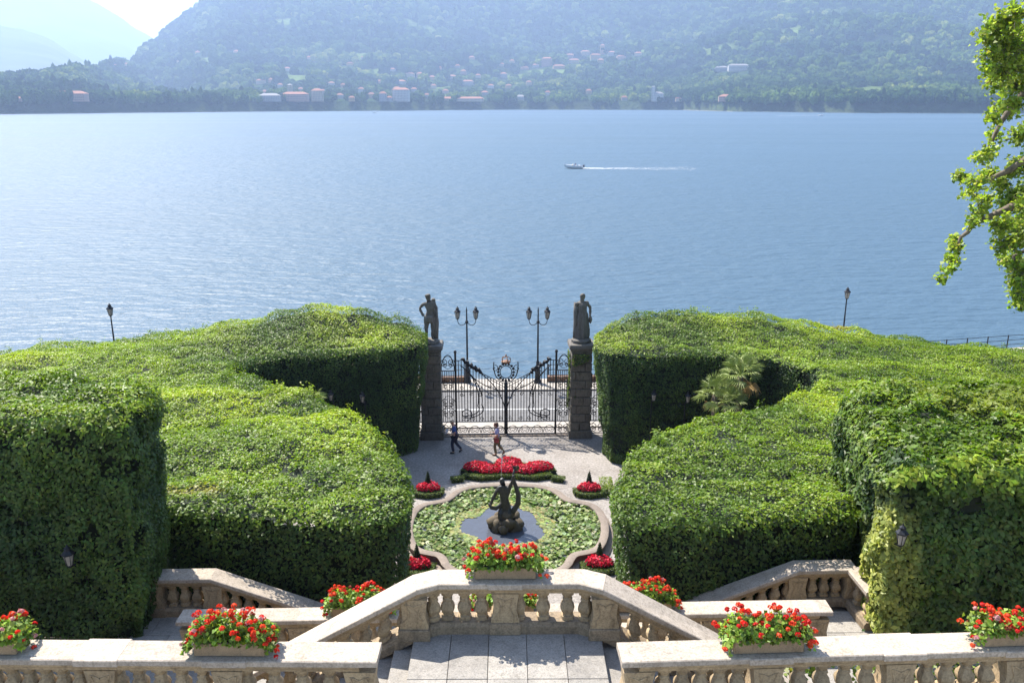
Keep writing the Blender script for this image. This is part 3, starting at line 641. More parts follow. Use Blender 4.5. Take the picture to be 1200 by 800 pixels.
# ------------------------------------------------------------------ geranium boxes
MBOX = {}
def flower_box(P, label, rz=0.0, w=.98, heads=46, seed=1, grp='geranium boxes on the balustrades', spill=1.0):
    r_ = np.random.default_rng(seed)
    o = empty('flower_box', P, label, 'flower box', grp, rz)
    h = .20; d = .30; m_ = MB()
    for (cx, cy, sx, sy) in [(0, -d / 2 + .02, w, .04), (0, d / 2 - .02, w, .04), (-w / 2 + .02, 0, .04, d - .08), (w / 2 - .02, 0, .04, d - .08)]: m_.box((cx, cy, h / 2 + .012), (sx, sy, h))
    m_.box((0, 0, .03), (w - .08, d - .08, .035)); m_.build('trough', M['trough'], o, bevel=.008)
    MB().box((0, 0, h * .8), (w - .084, d - .084, .03)).build('soil', M['soil'], o)
    n = 1500; u = r_.uniform(-1, 1, n); ph = r_.uniform(0, 2 * math.pi, n); rr = np.sqrt(r_.uniform(0, 1, n))
    X = u * (w * .56) * (1 + .12 * spill); Y = rr * np.cos(ph) * .25; top = .26 * np.sqrt(np.clip(1 - (np.abs(u) ** 2.6), 0, 1)) + .10
    Z = h + .01 + top * np.clip(r_.uniform(-.1, 1, n), 0, 1) * (1 - .35 * rr ** 2); side = np.abs(u) > .86; Z = np.where(side, Z - r_.uniform(0, .16, n) * spill, Z)
    hv = lambda a_: .56 + .66 * vnoise(np.stack([a_ * 3.2 + seed * 7.3, a_ * 0, a_ * 0], 1), 1.0, seed); Z = h + (Z - h) * np.where(Z > h, hv(X), 1)
    Pt = np.stack([X, Y, Z], 1); Nn = np.stack([u * .4, rr * np.cos(ph) * .5, np.full(n, .8)], 1)
    C = np.clip(np.array([[.22, .32, .04]]) * (1 + r_.normal(0, .3, (n, 1))) * (1 + r_.normal(0, .1, (n, 3))), .01, .6)
    me = leaf_mesh('foliage', Pt, Nn, r_.uniform(.05, .085, n), r_.uniform(.05, .08, n), C, M['leaf']); tag(obj('foliage', me, o), kind='stuff')
    # flower heads: globes of petals on stalks
    HP = []; heads = int(heads * 1.35)
    for k in range(heads):
        uu = r_.uniform(-1.08, 1.08); p_ = r_.uniform(0, 6.28); q_ = math.sqrt(r_.uniform(0, 1)); tp = .27 * math.sqrt(max(0, 1 - min(1, abs(uu)) ** 2.6)) + .09
        z = h + tp * (1.0 + r_.uniform(-.05, .45)) * (1 - .42 * q_ * q_); 
        if abs(uu) > .8: z -= r_.uniform(0, .26) * spill
        HP.append((uu * w * .64, q_ * math.cos(p_) * .30, z))
    HP = np.array(HP); HP[:, 2] = h + (HP[:, 2] - h) * np.where(HP[:, 2] > h, hv(HP[:, 0]), 1); m2 = 26; Pp = np.repeat(HP, m2, 0); dd = unit(r_.normal(0, 1, (len(Pp), 3))); dd[:, 2] = np.abs(dd[:, 2]) * 1.0 - .25; sz = np.repeat(r_.uniform(.022, .038, heads), m2)[:, None]
    hc = np.array([[.78, .045, .012], [.66, .018, .014], [.80, .09, .02], [.82, .10, .025], [.62, .34, .32], [.30, .06, .03]])[r_.choice(6, heads, p=[.29, .22, .2, .16, .08, .05])]
    C = np.clip(np.repeat(hc, m2, 0) * (1 + r_.normal(0, .15, (len(Pp), 1))), .005, .9)
    me = leaf_mesh('blooms', Pp + dd * sz, dd, .036, .034, C, M['petal'], .5); tag(obj('blooms', me, o), kind='stuff')
    st = MB()
    for q_ in HP: st.tube([(q_[0] * .9, q_[1] * .7, h * .8), tuple(q_)], .0035, 3)
    st.build('stalks', M['stalk'], o); return o
M['stalk'] = plain('flower_stalk', (.10, .16, .04), .7)
def on_rail(A, B, px):
    t = tx(A, B, px); p = lerp(A, B, t); return Vector((p.x, p.y, p.z + .001)), math.atan2((B - A).y, (B - A).x)
P, rz = on_rail(fgL0, fgL1, 273); flower_box(P, 'geranium box on the upper rail beside the sloping stair rail toward the ivy lantern', rz, seed=3, heads=62)
P, rz = on_rail(fgL0, fgL1, -14); flower_box(P, 'geranium box with pale trough on the upper rail in front of the ivy lantern hedge', rz, seed=4, heads=44)
P, rz = on_rail(fgR0, fgR1, 897); flower_box(P, 'geranium box with mossy trough on the upper rail below the shaded landing', rz, seed=5, heads=58)
P, rz = on_rail(fgR0, fgR1, 1188); flower_box(P, 'large geranium box on the upper rail in front of the sunlit ivy hedge', rz, seed=6, heads=64, w=1.05)
flower_box(cm_ + dz_ + Vector((0, .04, 0)), 'geranium box on the middle pier of the bowed belvedere balustrade', 0, seed=7, heads=66)
for px, sd, lb in ((425, 8, 'geranium box on the lower terrace rail near the lower stairs under the ivy lantern'), (592, 9, 'geranium box on the lower terrace rail seen between the belvedere balusters'), (752, 10, 'geranium box on the lower terrace rail near the lower stairs under the sunlit ivy')):
    x = at_z(px, 712, Z1 + RAIL_H).x; flower_box(Vector((x, YT1 + SK * x, Z1 + RAIL_H + .001)), lb, R(1.2), seed=sd, heads=56, w=1.15)

# ================================================================== HEDGES
CAMN = np.array(CAM)
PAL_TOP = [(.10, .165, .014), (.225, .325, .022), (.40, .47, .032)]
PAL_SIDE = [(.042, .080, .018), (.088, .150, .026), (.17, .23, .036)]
def idw(ctrl, P):
    c = np.array([[q.x, q.y] for q in ctrl]); z = np.array([q.z for q in ctrl]); out = np.zeros(len(P))
    for k in range(0, len(P), 20000):
        d = np.linalg.norm(P[k:k + 20000, None, :2] - c[None], axis=2) + .15; w = d ** -3.2; out[k:k + 20000] = (w * z).sum(1) / w.sum(1)
    return out
def resample(poly, step):
    out = []; n = len(poly)
    for i in range(n):
        A = np.array(poly[i]); B = np.array(poly[(i + 1) % n]); k = max(1, int(np.linalg.norm(B - A) / step))
        for j in range(k): out.append(A + (B - A) * j / k)
    return np.array(out)
def chaikin(poly, it=2):
    for _ in range(it):
        q_ = []; n = len(poly)
        for i in range(n):
            A = np.array(poly[i]); B = np.array(poly[(i + 1) % n]); q_ += [A * .75 + B * .25, A * .25 + B * .75]
        poly = q_
    return poly
def triangulate(B, spacing):
    lo_, hi = B.min(0), B.max(0); gx, gy = np.meshgrid(np.arange(lo_[0], hi[0], spacing), np.arange(lo_[1], hi[1], spacing)); G = np.stack([gx.ravel(), gy.ravel()], 1) + rng.uniform(-.05, .05, (gx.size, 2))
    pts = [Vector(p) for p in B] + [Vector(p) for p in G]; n = len(B)
    r_ = delaunay_2d_cdt(pts, [(i, (i + 1) % n) for i in range(n)], [list(range(n))], 1, 1e-5)
    return np.array([tuple(v) for v in r_[0]]), [f for f in r_[2]]
def hedge(name, label, poly, ctrl, zb, lean=.1, size=.11, dt=420, ds=420, rnd=.4, smooth=2, side_bright=0.0, seed=1, lump=.13, patches=None, cat='hedge', skip_back=True):
    o = empty(name, (0, 0, 0), label, cat)
    B = resample([np.array(p) for p in chaikin(poly, smooth)], .35); n = len(B)
    area = .5 * sum(B[i][0] * B[(i + 1) % n][1] - B[(i + 1) % n][0] * B[i][1] for i in range(n))
    if area < 0: B = B[::-1].copy()
    T = np.roll(B, -1, 0) - np.roll(B, 1, 0); NO = np.stack([T[:, 1], -T[:, 0]], 1); NO = NO / np.maximum(np.linalg.norm(NO, axis=1, keepdims=True), 1e-9)
    zt_b = idw(ctrl, B); zb = zb(B) if callable(zb) else np.full(n, float(zb))
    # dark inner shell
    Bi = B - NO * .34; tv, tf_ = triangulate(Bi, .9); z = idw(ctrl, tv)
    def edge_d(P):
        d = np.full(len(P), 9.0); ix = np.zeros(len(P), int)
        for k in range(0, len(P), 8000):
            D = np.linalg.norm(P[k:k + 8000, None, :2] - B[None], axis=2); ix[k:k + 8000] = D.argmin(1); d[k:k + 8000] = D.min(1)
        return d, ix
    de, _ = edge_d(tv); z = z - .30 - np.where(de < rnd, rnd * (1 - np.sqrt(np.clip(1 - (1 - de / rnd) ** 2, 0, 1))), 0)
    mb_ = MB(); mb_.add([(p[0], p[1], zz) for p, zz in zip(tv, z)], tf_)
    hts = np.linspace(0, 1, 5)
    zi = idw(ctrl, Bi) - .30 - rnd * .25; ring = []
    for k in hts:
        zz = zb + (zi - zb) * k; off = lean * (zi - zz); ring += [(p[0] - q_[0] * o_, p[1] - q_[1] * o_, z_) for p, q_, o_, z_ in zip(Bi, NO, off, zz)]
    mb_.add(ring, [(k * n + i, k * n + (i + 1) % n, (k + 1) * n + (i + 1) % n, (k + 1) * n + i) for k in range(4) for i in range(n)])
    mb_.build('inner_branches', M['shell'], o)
    # leaves on the top
    tv, tf_ = triangulate(B, .9); A3 = np.array([(f[0], f[i], f[i + 1]) for f in tf_ for i in range(1, len(f) - 1)])
    a_, b_, c_ = tv[A3[:, 0]], tv[A3[:, 1]], tv[A3[:, 2]]; ar = .5 * np.abs((b_[:, 0] - a_[:, 0]) * (c_[:, 1] - a_[:, 1]) - (c_[:, 0] - a_[:, 0]) * (b_[:, 1] - a_[:, 1]))
    nt_ = int(ar.sum() * dt); k = rng.choice(len(A3), nt_, p=ar / ar.sum()); u, v = rng.uniform(0, 1, nt_), rng.uniform(0, 1, nt_); fl = u + v > 1; u[fl], v[fl] = 1 - u[fl], 1 - v[fl]
    P2 = a_[k] + (b_[k] - a_[k]) * u[:, None] + (c_[k] - a_[k]) * v[:, None]
    de, ix = edge_d(P2); zt = idw(ctrl, P2); e_ = .25
    gx = (idw(ctrl, P2 + [e_, 0]) - zt) / e_; gy = (idw(ctrl, P2 + [0, e_]) - zt) / e_
    s_ = np.clip(1 - de / rnd, 0, 1); zt = zt - rnd * (1 - np.sqrt(1 - s_ ** 2)); P3 = np.stack([P2[:, 0], P2[:, 1], zt], 1)
    lumpn = (vnoise(P3, 1.1, seed) - .5) * lump * 2 + (vnoise(P3, 3.2, seed + 1) - .5) * lump * 1.3 + (vnoise(P3, .35, seed + 2) - .5) * lump * 1.6
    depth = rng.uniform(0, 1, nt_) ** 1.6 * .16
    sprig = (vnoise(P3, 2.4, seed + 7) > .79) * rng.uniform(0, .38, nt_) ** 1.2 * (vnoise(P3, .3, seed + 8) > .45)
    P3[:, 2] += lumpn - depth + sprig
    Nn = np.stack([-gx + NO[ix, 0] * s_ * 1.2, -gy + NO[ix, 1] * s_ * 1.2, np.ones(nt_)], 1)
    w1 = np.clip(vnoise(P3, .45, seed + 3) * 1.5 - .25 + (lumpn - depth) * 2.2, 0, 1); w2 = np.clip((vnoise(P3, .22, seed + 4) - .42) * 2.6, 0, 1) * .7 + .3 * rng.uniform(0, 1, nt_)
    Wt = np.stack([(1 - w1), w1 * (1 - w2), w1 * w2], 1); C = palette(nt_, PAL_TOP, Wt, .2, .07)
    hole = (vnoise(P3, 1.7, seed + 5) < .24) | (vnoise(P3, 4.5, seed + 6) < .17)
    keep = ~(hole & (rng.uniform(0, 1, nt_) < .8)); LS = [P3[keep]]; LN = [Nn[keep]]; LC = [C[keep]]
    # leaves on the sides
    ln = np.linalg.norm(np.roll(B, -1, 0) - B, axis=1); ht = np.maximum(zt_b - zb, .1); pr = ln * ht
    mid_ = np.stack([B[:, 0], B[:, 1], (zt_b + zb) / 2], 1); face = ((CAMN - mid_)[:, :2] * NO).sum(1) / np.linalg.norm((CAMN - mid_)[:, :2], axis=1)
    wgt = np.where(face > -.25, 1.0, .22 if skip_back else 1.0); ns_ = int((pr * wgt).sum() * ds); k = rng.choice(n, ns_, p=pr * wgt / (pr * wgt).sum())
    f = rng.uniform(0, 1, ns_)[:, None]; k2 = (k + 1) % n; P2 = B[k] * (1 - f) + B[k2] * f; nn = NO[k] * (1 - f) + NO[k2] * f
    ztk = zt_b[k] * (1 - f[:, 0]) + zt_b[k2] * f[:, 0] - rnd * .10; zbk = zb[k]; zz = zbk + (ztk - zbk) * rng.uniform(0, 1, ns_); off = lean * (ztk - zz) + rnd * (1 - np.sqrt(1 - np.clip((zz - (ztk - rnd * .9)) / rnd, 0, .95) ** 2))
    P3 = np.stack([P2[:, 0] - nn[:, 0] * off, P2[:, 1] - nn[:, 1] * off, zz], 1)
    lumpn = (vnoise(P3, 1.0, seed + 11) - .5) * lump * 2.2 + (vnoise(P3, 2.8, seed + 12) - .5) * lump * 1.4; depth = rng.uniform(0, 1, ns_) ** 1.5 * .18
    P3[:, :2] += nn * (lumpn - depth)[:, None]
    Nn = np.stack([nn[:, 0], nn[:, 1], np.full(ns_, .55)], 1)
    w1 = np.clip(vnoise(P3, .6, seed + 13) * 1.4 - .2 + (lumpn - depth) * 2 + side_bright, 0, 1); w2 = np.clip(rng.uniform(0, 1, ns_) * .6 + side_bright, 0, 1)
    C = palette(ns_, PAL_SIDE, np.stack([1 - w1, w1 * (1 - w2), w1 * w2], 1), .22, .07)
    hole = (vnoise(P3, 1.3, seed + 15) < .20) | (vnoise(P3, 3.6, seed + 16) < .20); keep = ~(hole & (rng.uniform(0, 1, ns_) < .72)); P3[hole, :2] -= nn[hole] * .10
    LS.append(P3[keep]); LN.append(Nn[keep]); LC.append(C[keep])
    P = np.concatenate(LS); Nn = np.concatenate(LN); C = np.concatenate(LC)
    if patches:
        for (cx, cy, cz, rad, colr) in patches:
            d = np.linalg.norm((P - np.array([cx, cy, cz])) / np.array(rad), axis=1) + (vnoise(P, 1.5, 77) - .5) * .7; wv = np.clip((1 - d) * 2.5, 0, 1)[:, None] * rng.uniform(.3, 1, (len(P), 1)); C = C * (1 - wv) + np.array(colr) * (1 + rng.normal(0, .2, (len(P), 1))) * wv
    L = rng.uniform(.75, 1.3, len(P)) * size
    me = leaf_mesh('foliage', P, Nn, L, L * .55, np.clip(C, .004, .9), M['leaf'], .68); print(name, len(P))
    tag(obj('foliage', me, o), kind='stuff'); return o

def Z(l): return [at_z(*q) for q in l]
def Yp(l, y, sk=True):
    out = []
    for a_, b_ in l:
        p = at_y(a_, b_, y)
        if sk: p = at_y(a_, b_, y + SK * p.x)
        out.append(p)
    return out
def xy(l): return [(p.x, p.y) for p in l]
# big C-shaped hedge on the ivy-lantern side
front = Z([(487, 585, 8.15), (470, 605, 8.15), (400, 608, 8.15), (300, 602, 8.15), (215, 597, 8.15), (165, 595, 8.15)])
recess = Z([(482, 550, 7.95), (462, 518, 7.9), (440, 493, 7.8), (380, 462, 7.4), (320, 443, 6.9), (262, 431, 6.3)])
rear = Z([(300, 417, 5.9), (400, 411, 5.9), (450, 408, 5.9), (494, 403, 5.8)])
sky_l = Yp([(500, 386), (470, 369), (420, 359), (370, 355), (340, 361), (300, 373), (200, 388), (100, 398), (0, 408), (-200, 415)], 43.0)
polyL = xy(front) + [(-9.6, 21.5), (-14, 24), (-30, 24.5), (-31, 42)] + xy(sky_l[:-1][::-1]) + [(rear[-1].x + .25, rear[-1].y + .9)] + xy(rear[::-1]) + xy(recess[::-1])
ctrlL = front + recess + rear + sky_l + Z([(230, 480, 7.2), (240, 540, 7.9), (350, 520, 7.9), (420, 560, 8.0), (200, 428, 6.1), (100, 440, 5.8), (0, 440, 5.7)]) + [Vector((-45, 26, 6.0)), Vector((-45, 43, 4.5)), Vector((-20, 26, 6.6))]
zbC = lambda P: np.where(np.asarray(P)[:, 1] < 33, 3.0, 0.0)
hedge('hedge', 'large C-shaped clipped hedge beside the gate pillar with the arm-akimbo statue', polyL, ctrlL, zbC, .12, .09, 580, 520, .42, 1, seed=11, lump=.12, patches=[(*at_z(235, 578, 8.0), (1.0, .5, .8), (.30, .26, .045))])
# mirrored one
frontR = Z([(713, 590, 8.15), (730, 608, 8.15), (800, 612, 8.15), (880, 609, 8.15), (965, 601, 8.15), (1020, 598, 8.15)])
recR = Z([(718, 560, 7.95), (740, 520, 7.9), (776, 500, 7.8), (817, 485, 7.6), (872, 478, 7.4), (914, 465, 7.1), (955, 450, 6.7), (968, 437, 6.3)])
rearR = Z([(925, 421, 5.9), (850, 413, 5.9), (760, 414, 5.9), (712, 411, 5.9), (698, 404, 5.8)])
skyR = Yp([(699, 388), (720, 373), (745, 362), (790, 360), (870, 363), (930, 373), (980, 382), (1050, 391), (1110, 401), (1200, 406), (1400, 412)], 43.0)
polyR = xy(frontR) + [(9.8, 21.5), (14, 25.5), (31, 26), (34, 43)] + xy(skyR[:-1][::-1]) + [(rearR[-1].x - .1, rearR[-1].y + .6)] + xy(rearR[::-1]) + xy(recR[::-1])
ctrlR = frontR + recR + rearR + skyR + Z([(960, 500, 7.5), (950, 550, 7.9), (850, 540, 7.9), (780, 570, 8.0), (1000, 425, 6.1), (1100, 430, 5.8), (1200, 430, 5.7)]) + [Vector((48, 28, 6.0)), Vector((48, 44, 4.5)), Vector((20, 27.5, 6.6))]
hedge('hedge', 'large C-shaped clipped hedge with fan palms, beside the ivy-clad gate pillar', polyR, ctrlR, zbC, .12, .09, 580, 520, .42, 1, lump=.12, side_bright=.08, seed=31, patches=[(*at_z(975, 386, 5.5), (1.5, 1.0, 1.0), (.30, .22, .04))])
for s_ in (-1, 1):
    tag(MB().prism([(s_ * 3.3, 18.6), (s_ * 9, 18.6), (s_ * 14, 27), (s_ * 12, 32), (s_ * 4.6, 22)], -.2, 3.05).build('planting_bank', M['soil']), kind='structure')
# tall near hedges standing on the lower terrace
pl = [(-7.5, 15.25), (-7.35, 15.8), (-7.4, 17.6), (-8.2, 18.4), (-13, 19.0), (-22, 19.4), (-23, 19.4), (-23, 15.1), (-16, 15.2)]
cl = [Vector((-7.5, 15.4, 11.25)), Vector((-7.4, 17.6, 11.1)), Vector((-9, 18.4, 11.1)), Vector((-12, 15.2, 11.25)), Vector((-14, 19, 11.0)), Vector((-22, 15.2, 11.3)), Vector((-22, 19, 11.0)), Vector((-10, 17, 11.15))]
hedge('hedge', 'tall dark square hedge with a lantern, above the pale flower trough', pl, cl, Z1 - .1, .07, .085, 950, 980, .55, 1, seed=51, lump=.15)
pr_ = [(7.6, 15.1), (7.5, 15.8), (7.95, 18.5), (8.4, 20.8), (11, 22.2), (20, 22.5), (26, 22.5), (26, 15.6), (16, 15.1)]
cr = [Vector((7.2, 15.2, 10.1)), Vector((7.0, 18.2, 10.0)), Vector((9, 21.5, 9.9)), Vector((12, 15.2, 10.1)), Vector((14, 22, 9.8)), Vector((22, 15.5, 10.3)), Vector((22, 23.5, 9.9)), Vector((10, 18.5, 10.0))]
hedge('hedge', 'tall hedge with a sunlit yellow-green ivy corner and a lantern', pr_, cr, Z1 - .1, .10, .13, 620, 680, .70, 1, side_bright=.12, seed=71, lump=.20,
      patches=[(7.75, 15.6, 7.7, (.75, 1.5, 2.1), (.46, .46, .10)), (9.5, 22, 10, (3, 1.5, 1), (.20, .24, .04)), (14, 20, 10, (4, 2, 1), (.24, .27, .05))])  # first patch: yellow-green ivy, with the sunlight on that face painted into leaf colour
print('hedges done')

# ================================================================== POND
ZP = .42
half = [(0, 567), (28, 568), (46, 570.5), (58, 575), (65, 581), (72, 585.5), (84, 587.5), (98, 590), (108, 597), (114, 610), (115, 624), (110, 638), (102, 644), (90, 646.5), (79, 648.5), (74, 654), (71, 661), (60, 668), (35, 677), (0, 682)]
pr = [at_z(594 + a_, b_, ZP) for a_, b_ in half]; cx0 = at_z(594, 620, ZP).x
out = [(p.x - cx0, p.y) for p in pr]; outl = [(cx0 + x, y) for x, y in out] + [(cx0 - x, y) for x, y in out[-2:0:-1]]
outl = [tuple(p) for p in chaikin([np.array(p) for p in outl], 1)]
pond = empty('pond', (cx0, 32.5, 0), 'quatrefoil stone lily pond with a fountain in the middle', 'pond')
PB = resample([np.array(p) for p in outl], .2); n = len(PB); a2 = sum(PB[i][0] * PB[(i + 1) % n][1] - PB[(i + 1) % n][0] * PB[i][1] for i in range(n))
if a2 < 0: PB = PB[::-1].copy()
T = np.roll(PB, -2, 0) - np.roll(PB, 2, 0); NB = np.stack([T[:, 1], -T[:, 0]], 1); NB /= np.linalg.norm(NB, axis=1, keepdims=True)
def band(prof, i0, i1):
    m_ = MB(); k = len(prof); vs = []; ids = range(i0, i1 + 1)
    for i in ids:
        p = PB[i % n]; q_ = NB[i % n]; vs += [(p[0] + q_[0] * o_ - cx0, p[1] + q_[1] * o_ - 32.5, z) for o_, z in prof]
    fs = [(a_ * k + j, a_ * k + (j + 1) % k, (a_ + 1) * k + (j + 1) % k, (a_ + 1) * k + j) for a_ in range(len(ids) - 1) for j in range(k)]
    return m_.add(vs, fs + [tuple(range(k))[::-1], tuple((len(ids) - 1) * k + j for j in range(k))])
COP = [(.13, ZP - .10), (.17, ZP - .06), (.17, ZP - .02), (.13, ZP), (-.13, ZP), (-.16, ZP - .03), (-.16, ZP - .08), (-.12, ZP - .11)]
nst = 30
for k in range(nst):
    i0, i1 = round(k * n / nst), round((k + 1) * n / nst); band(COP, i0, i1).build('coping_stone', M['coping'], pond, smooth=50)
band([(.10, .02), (.10, ZP - .10), (-.08, ZP - .10), (-.08, .02)], 0, n).build('basin_wall', M['coping'], pond)
band([(.36, .0), (.36, .07), (.31, .11), (.10, .12), (.10, .0)], 0, n).build('base_moulding', M['coping'], pond, smooth=50)
MB().add([(p[0] - q_[0] * .02 - cx0, p[1] - q_[1] * .02 - 32.5, .24) for p, q_ in zip(PB, NB)], [tuple(range(n))]).build('pond_water', M['pond'], pond)
# lily pads and rough leaves
def inside(P, B):
    x, y = P[:, 0], P[:, 1]; c = np.zeros(len(P), bool); j = len(B) - 1
    for i in range(len(B)):
        a_ = (B[i][1] > y) != (B[j][1] > y); t_ = (B[j][0] - B[i][0]) * (y - B[i][1]) / (B[j][1] - B[i][1] + 1e-12) + B[i][0]; c ^= a_ & (x < t_); j = i
    return c
fx = at_z(592, 618, .24); lo_, hi = PB.min(0), PB.max(0)
P = rng.uniform(lo_, hi, (16000, 2)); P = P[inside(P, PB - NB * .16)]
D = np.sqrt(((P[:, 0] - fx.x) / 1.62) ** 2 + ((P[:, 1] - (fx.y + .1)) / 1.75) ** 2) + (vnoise(np.c_[P, P[:, :1] * 0], 1.6, 4) - .5) * .35
P = P[D > 1]; D = D[D > 1]
flat = MB(); fc_ = []
sel = rng.choice(len(P), min(len(P), 5200), replace=False)
Z_ = .25 + rng.uniform(0, .14, len(sel)) * np.clip((D[sel] - 1.15) * 3, .05, 1) ; N_ = np.tile([0, 0, 1.0], (len(sel), 1))
inner = D[sel] < 1.28; L = np.where(inner, rng.uniform(.13, .2, len(sel)), rng.uniform(.11, .2, len(sel)))
C = palette(len(sel), [(.14, .21, .04), (.20, .28, .07), (.28, .34, .12), (.09, .14, .03), (.36, .40, .20)], None, .2, .08); C[inner] = palette(int(inner.sum()), [(.30, .33, .10), (.36, .36, .14), (.22, .28, .09)], None)
def pad_mesh(P, rad, C, mat, tilt):
    k = 9; n_ = len(P); a_ = np.linspace(.25, 6.283 - .25, k)[None] + rng.uniform(0, 6.28, (n_, 1)); nrm = unit(np.stack([rng.normal(0, tilt), rng.normal(0, tilt), np.ones(n_)], 1))
    t1 = unit(np.cross(nrm, np.tile([0, 1.0, 0], (n_, 1)))); t2 = np.cross(nrm, t1)
    ring = P[:, None] + rad[:, None, None] * (np.cos(a_)[..., None] * t1[:, None] + np.sin(a_)[..., None] * t2[:, None]) + (nrm * (rad * rng.uniform(-.05, .22, n_))[:, None])[:, None] * (1 + .8 * np.sin(3 * a_))[..., None]
    V = np.concatenate([P[:, None], ring], 1).reshape(-1, 3); b_ = np.arange(n_)[:, None, None] * (k + 1); F = np.stack([np.zeros(k - 1, int), np.arange(1, k), np.arange(2, k + 1)], 1)[None] + b_
    me = bpy.data.meshes.new('lily_pads'); nf = n_ * (k - 1); me.vertices.add(len(V)); me.vertices.foreach_set('co', V.astype(np.float32).ravel()); me.loops.add(nf * 3); me.loops.foreach_set('vertex_index', F.astype(np.int32).ravel())
    me.polygons.add(nf); me.polygons.foreach_set('loop_start', np.arange(0, nf * 3, 3, dtype=np.int32)); me.update(calc_edges=True)
    at_ = me.attributes.new('Col', 'FLOAT_COLOR', 'FACE'); at_.data.foreach_set('color', np.repeat(np.concatenate([C, np.ones((n_, 1))], 1), k - 1, 0).astype(np.float32).ravel()); me.materials.append(mat); return me
pads = pad_mesh(np.c_[P[sel], Z_], L * .52, C, M['leaf'], np.where(inner, .05, .32))
tag(obj('lily_pads', pads), 'mass of green water lily pads covering the pond', 'lily pads', kind='stuff')
# fountain: rock, figure, fish
def skin(name, joints, edges, mat, parent=None, loc=(0, 0, 0), rz=0.0, sub=2, root=0):
    keys = list(joints); me = bpy.data.meshes.new(name); me.from_pydata([joints[k][:3] for k in keys], [(keys.index(a_), keys.index(b_)) for a_, b_ in edges], []); me.update()
    t = bpy.data.objects.new('tmp', me); COL.objects.link(t); t.modifiers.new('s', 'SKIN'); sl = me.skin_vertices[0].data
    for i, k in enumerate(keys):
        r_ = joints[k][3]; sl[i].radius = r_ if hasattr(r_, '__len__') else (r_, r_); sl[i].use_root = (i == root)
    t.modifiers['s'].use_smooth_shade = True; ss = t.modifiers.new('ss', 'SUBSURF'); ss.levels = sub; ss.render_levels = sub
    dg = bpy.context.evaluated_depsgraph_get(); m2 = bpy.data.meshes.new_from_object(t.evaluated_get(dg)); bpy.data.objects.remove(t); m2.name = name
    m2.materials.clear(); m2.materials.append(mat); m2.polygons.foreach_set('use_smooth', [True] * len(m2.polygons))
    return obj(name, m2, parent, loc, rz)
ft = empty('fountain', (fx.x, fx.y, 0.0), 'dark fountain sculpture of a figure with a curling fish on rocks', 'fountain')
rk = MB()
for k in range(11):
    a_ = k / 11 * 6.28; rk.blob((.52 * math.cos(a_), .42 * math.sin(a_), .42 + .12 * math.sin(k * 2.3)), (.30, .27, .24), 2, .3, k)
rk.blob((0, 0, .38), (.55, .45, .35), 2, .2, 40); rk.blob((.1, -.1, .75), (.34, .3, .24), 2, .25, 41)
rk.build('rock', M['rock'], ft, smooth=True)
J = {'pelvis': (0, .02, 1.05, .20), 'waist': (-.02, .02, 1.35, .17), 'chest': (-.05, .0, 1.68, .22), 'neck': (-.08, .0, 1.93, .09), 'head': (-.13, -.01, 2.10, .125), 'crown': (-.17, -.02, 2.24, .10),
     'lsh': (-.30, .0, 1.80, .10), 'lel': (-.50, -.06, 1.50, .085), 'lwr': (-.66, -.16, 1.22, .065), 'lha': (-.74, -.2, 1.16, .06),
     'rsh': (.18, .0, 1.80, .10), 'rel': (.30, -.05, 2.02, .08), 'rwr': (.36, -.05, 2.28, .06), 'rha': (.38, -.05, 2.38, .06),
     'lhip': (-.14, 0, .95, .16), 'lkn': (-.26, -.28, .82, .12), 'lan': (-.22, -.20, .48, .08), 'rhip': (.14, 0, .95, .16), 'rkn': (.22, -.26, .78, .12), 'ran': (.2, -.1, .46, .08)}
ED = [('pelvis', 'waist'), ('waist', 'chest'), ('chest', 'neck'), ('neck', 'head'), ('head', 'crown'), ('chest', 'lsh'), ('lsh', 'lel'), ('lel', 'lwr'), ('lwr', 'lha'), ('chest', 'rsh'), ('rsh', 'rel'), ('rel', 'rwr'), ('rwr', 'rha'),
      ('pelvis', 'lhip'), ('lhip', 'lkn'), ('lkn', 'lan'), ('pelvis', 'rhip'), ('rhip', 'rkn'), ('rkn', 'ran')]
skin('figure', J, ED, M['bronze'], ft)
fp = [(.22, -.05, .75), (.42, -.1, 1.0), (.58, -.1, 1.25), (.60, -.08, 1.55), (.50, -.04, 1.85), (.40, 0, 2.1), (.36, .02, 2.35), (.42, .03, 2.55)]
MB().tube(fp, [.11, .125, .12, .105, .09, .075, .06, .035], 10).build('fish', M['bronze'], ft, smooth=True)
MB().add([(.42, .03, 2.5), (.30, -.05, 2.72), (.44, .08, 2.66), (.58, -.02, 2.74), (.66, .1, 2.58), (.52, .1, 2.46)], [(0, 1, 2), (0, 2, 3), (0, 3, 4), (0, 4, 5)]).build('tail_fin', M['bronze'], ft)
MB().tube([(-.15, -.05, 1.2), (-.4, -.18, 1.08), (-.62, -.2, 1.12), (-.72, -.18, 1.28)], [.09, .08, .07, .05], 8).build('sea_serpent', M['bronze'], ft, smooth=True)
m, nt, b = new_mat('jet_water'); b.inputs['Base Color'].default_value = (.9, .93, .95, 1); b.inputs['Roughness'].default_value = .15; b.inputs['Transmission Weight'].default_value = .5; M['jet'] = m
jt = MB(); jt.tube([(-.16, -.02, 2.3), (-.15, -.02, 2.8), (-.13, -.02, 3.3)], [.012, .014, .018], 6)
for k in range(26): jt.blob((-.13 + random.gauss(0, .035), -.02 + random.gauss(0, .035), random.uniform(2.7, 3.4)), (.014, .014, .022), 1, 0, k)
tag(jt.build('water_jet', M['jet'], ft), kind='stuff')

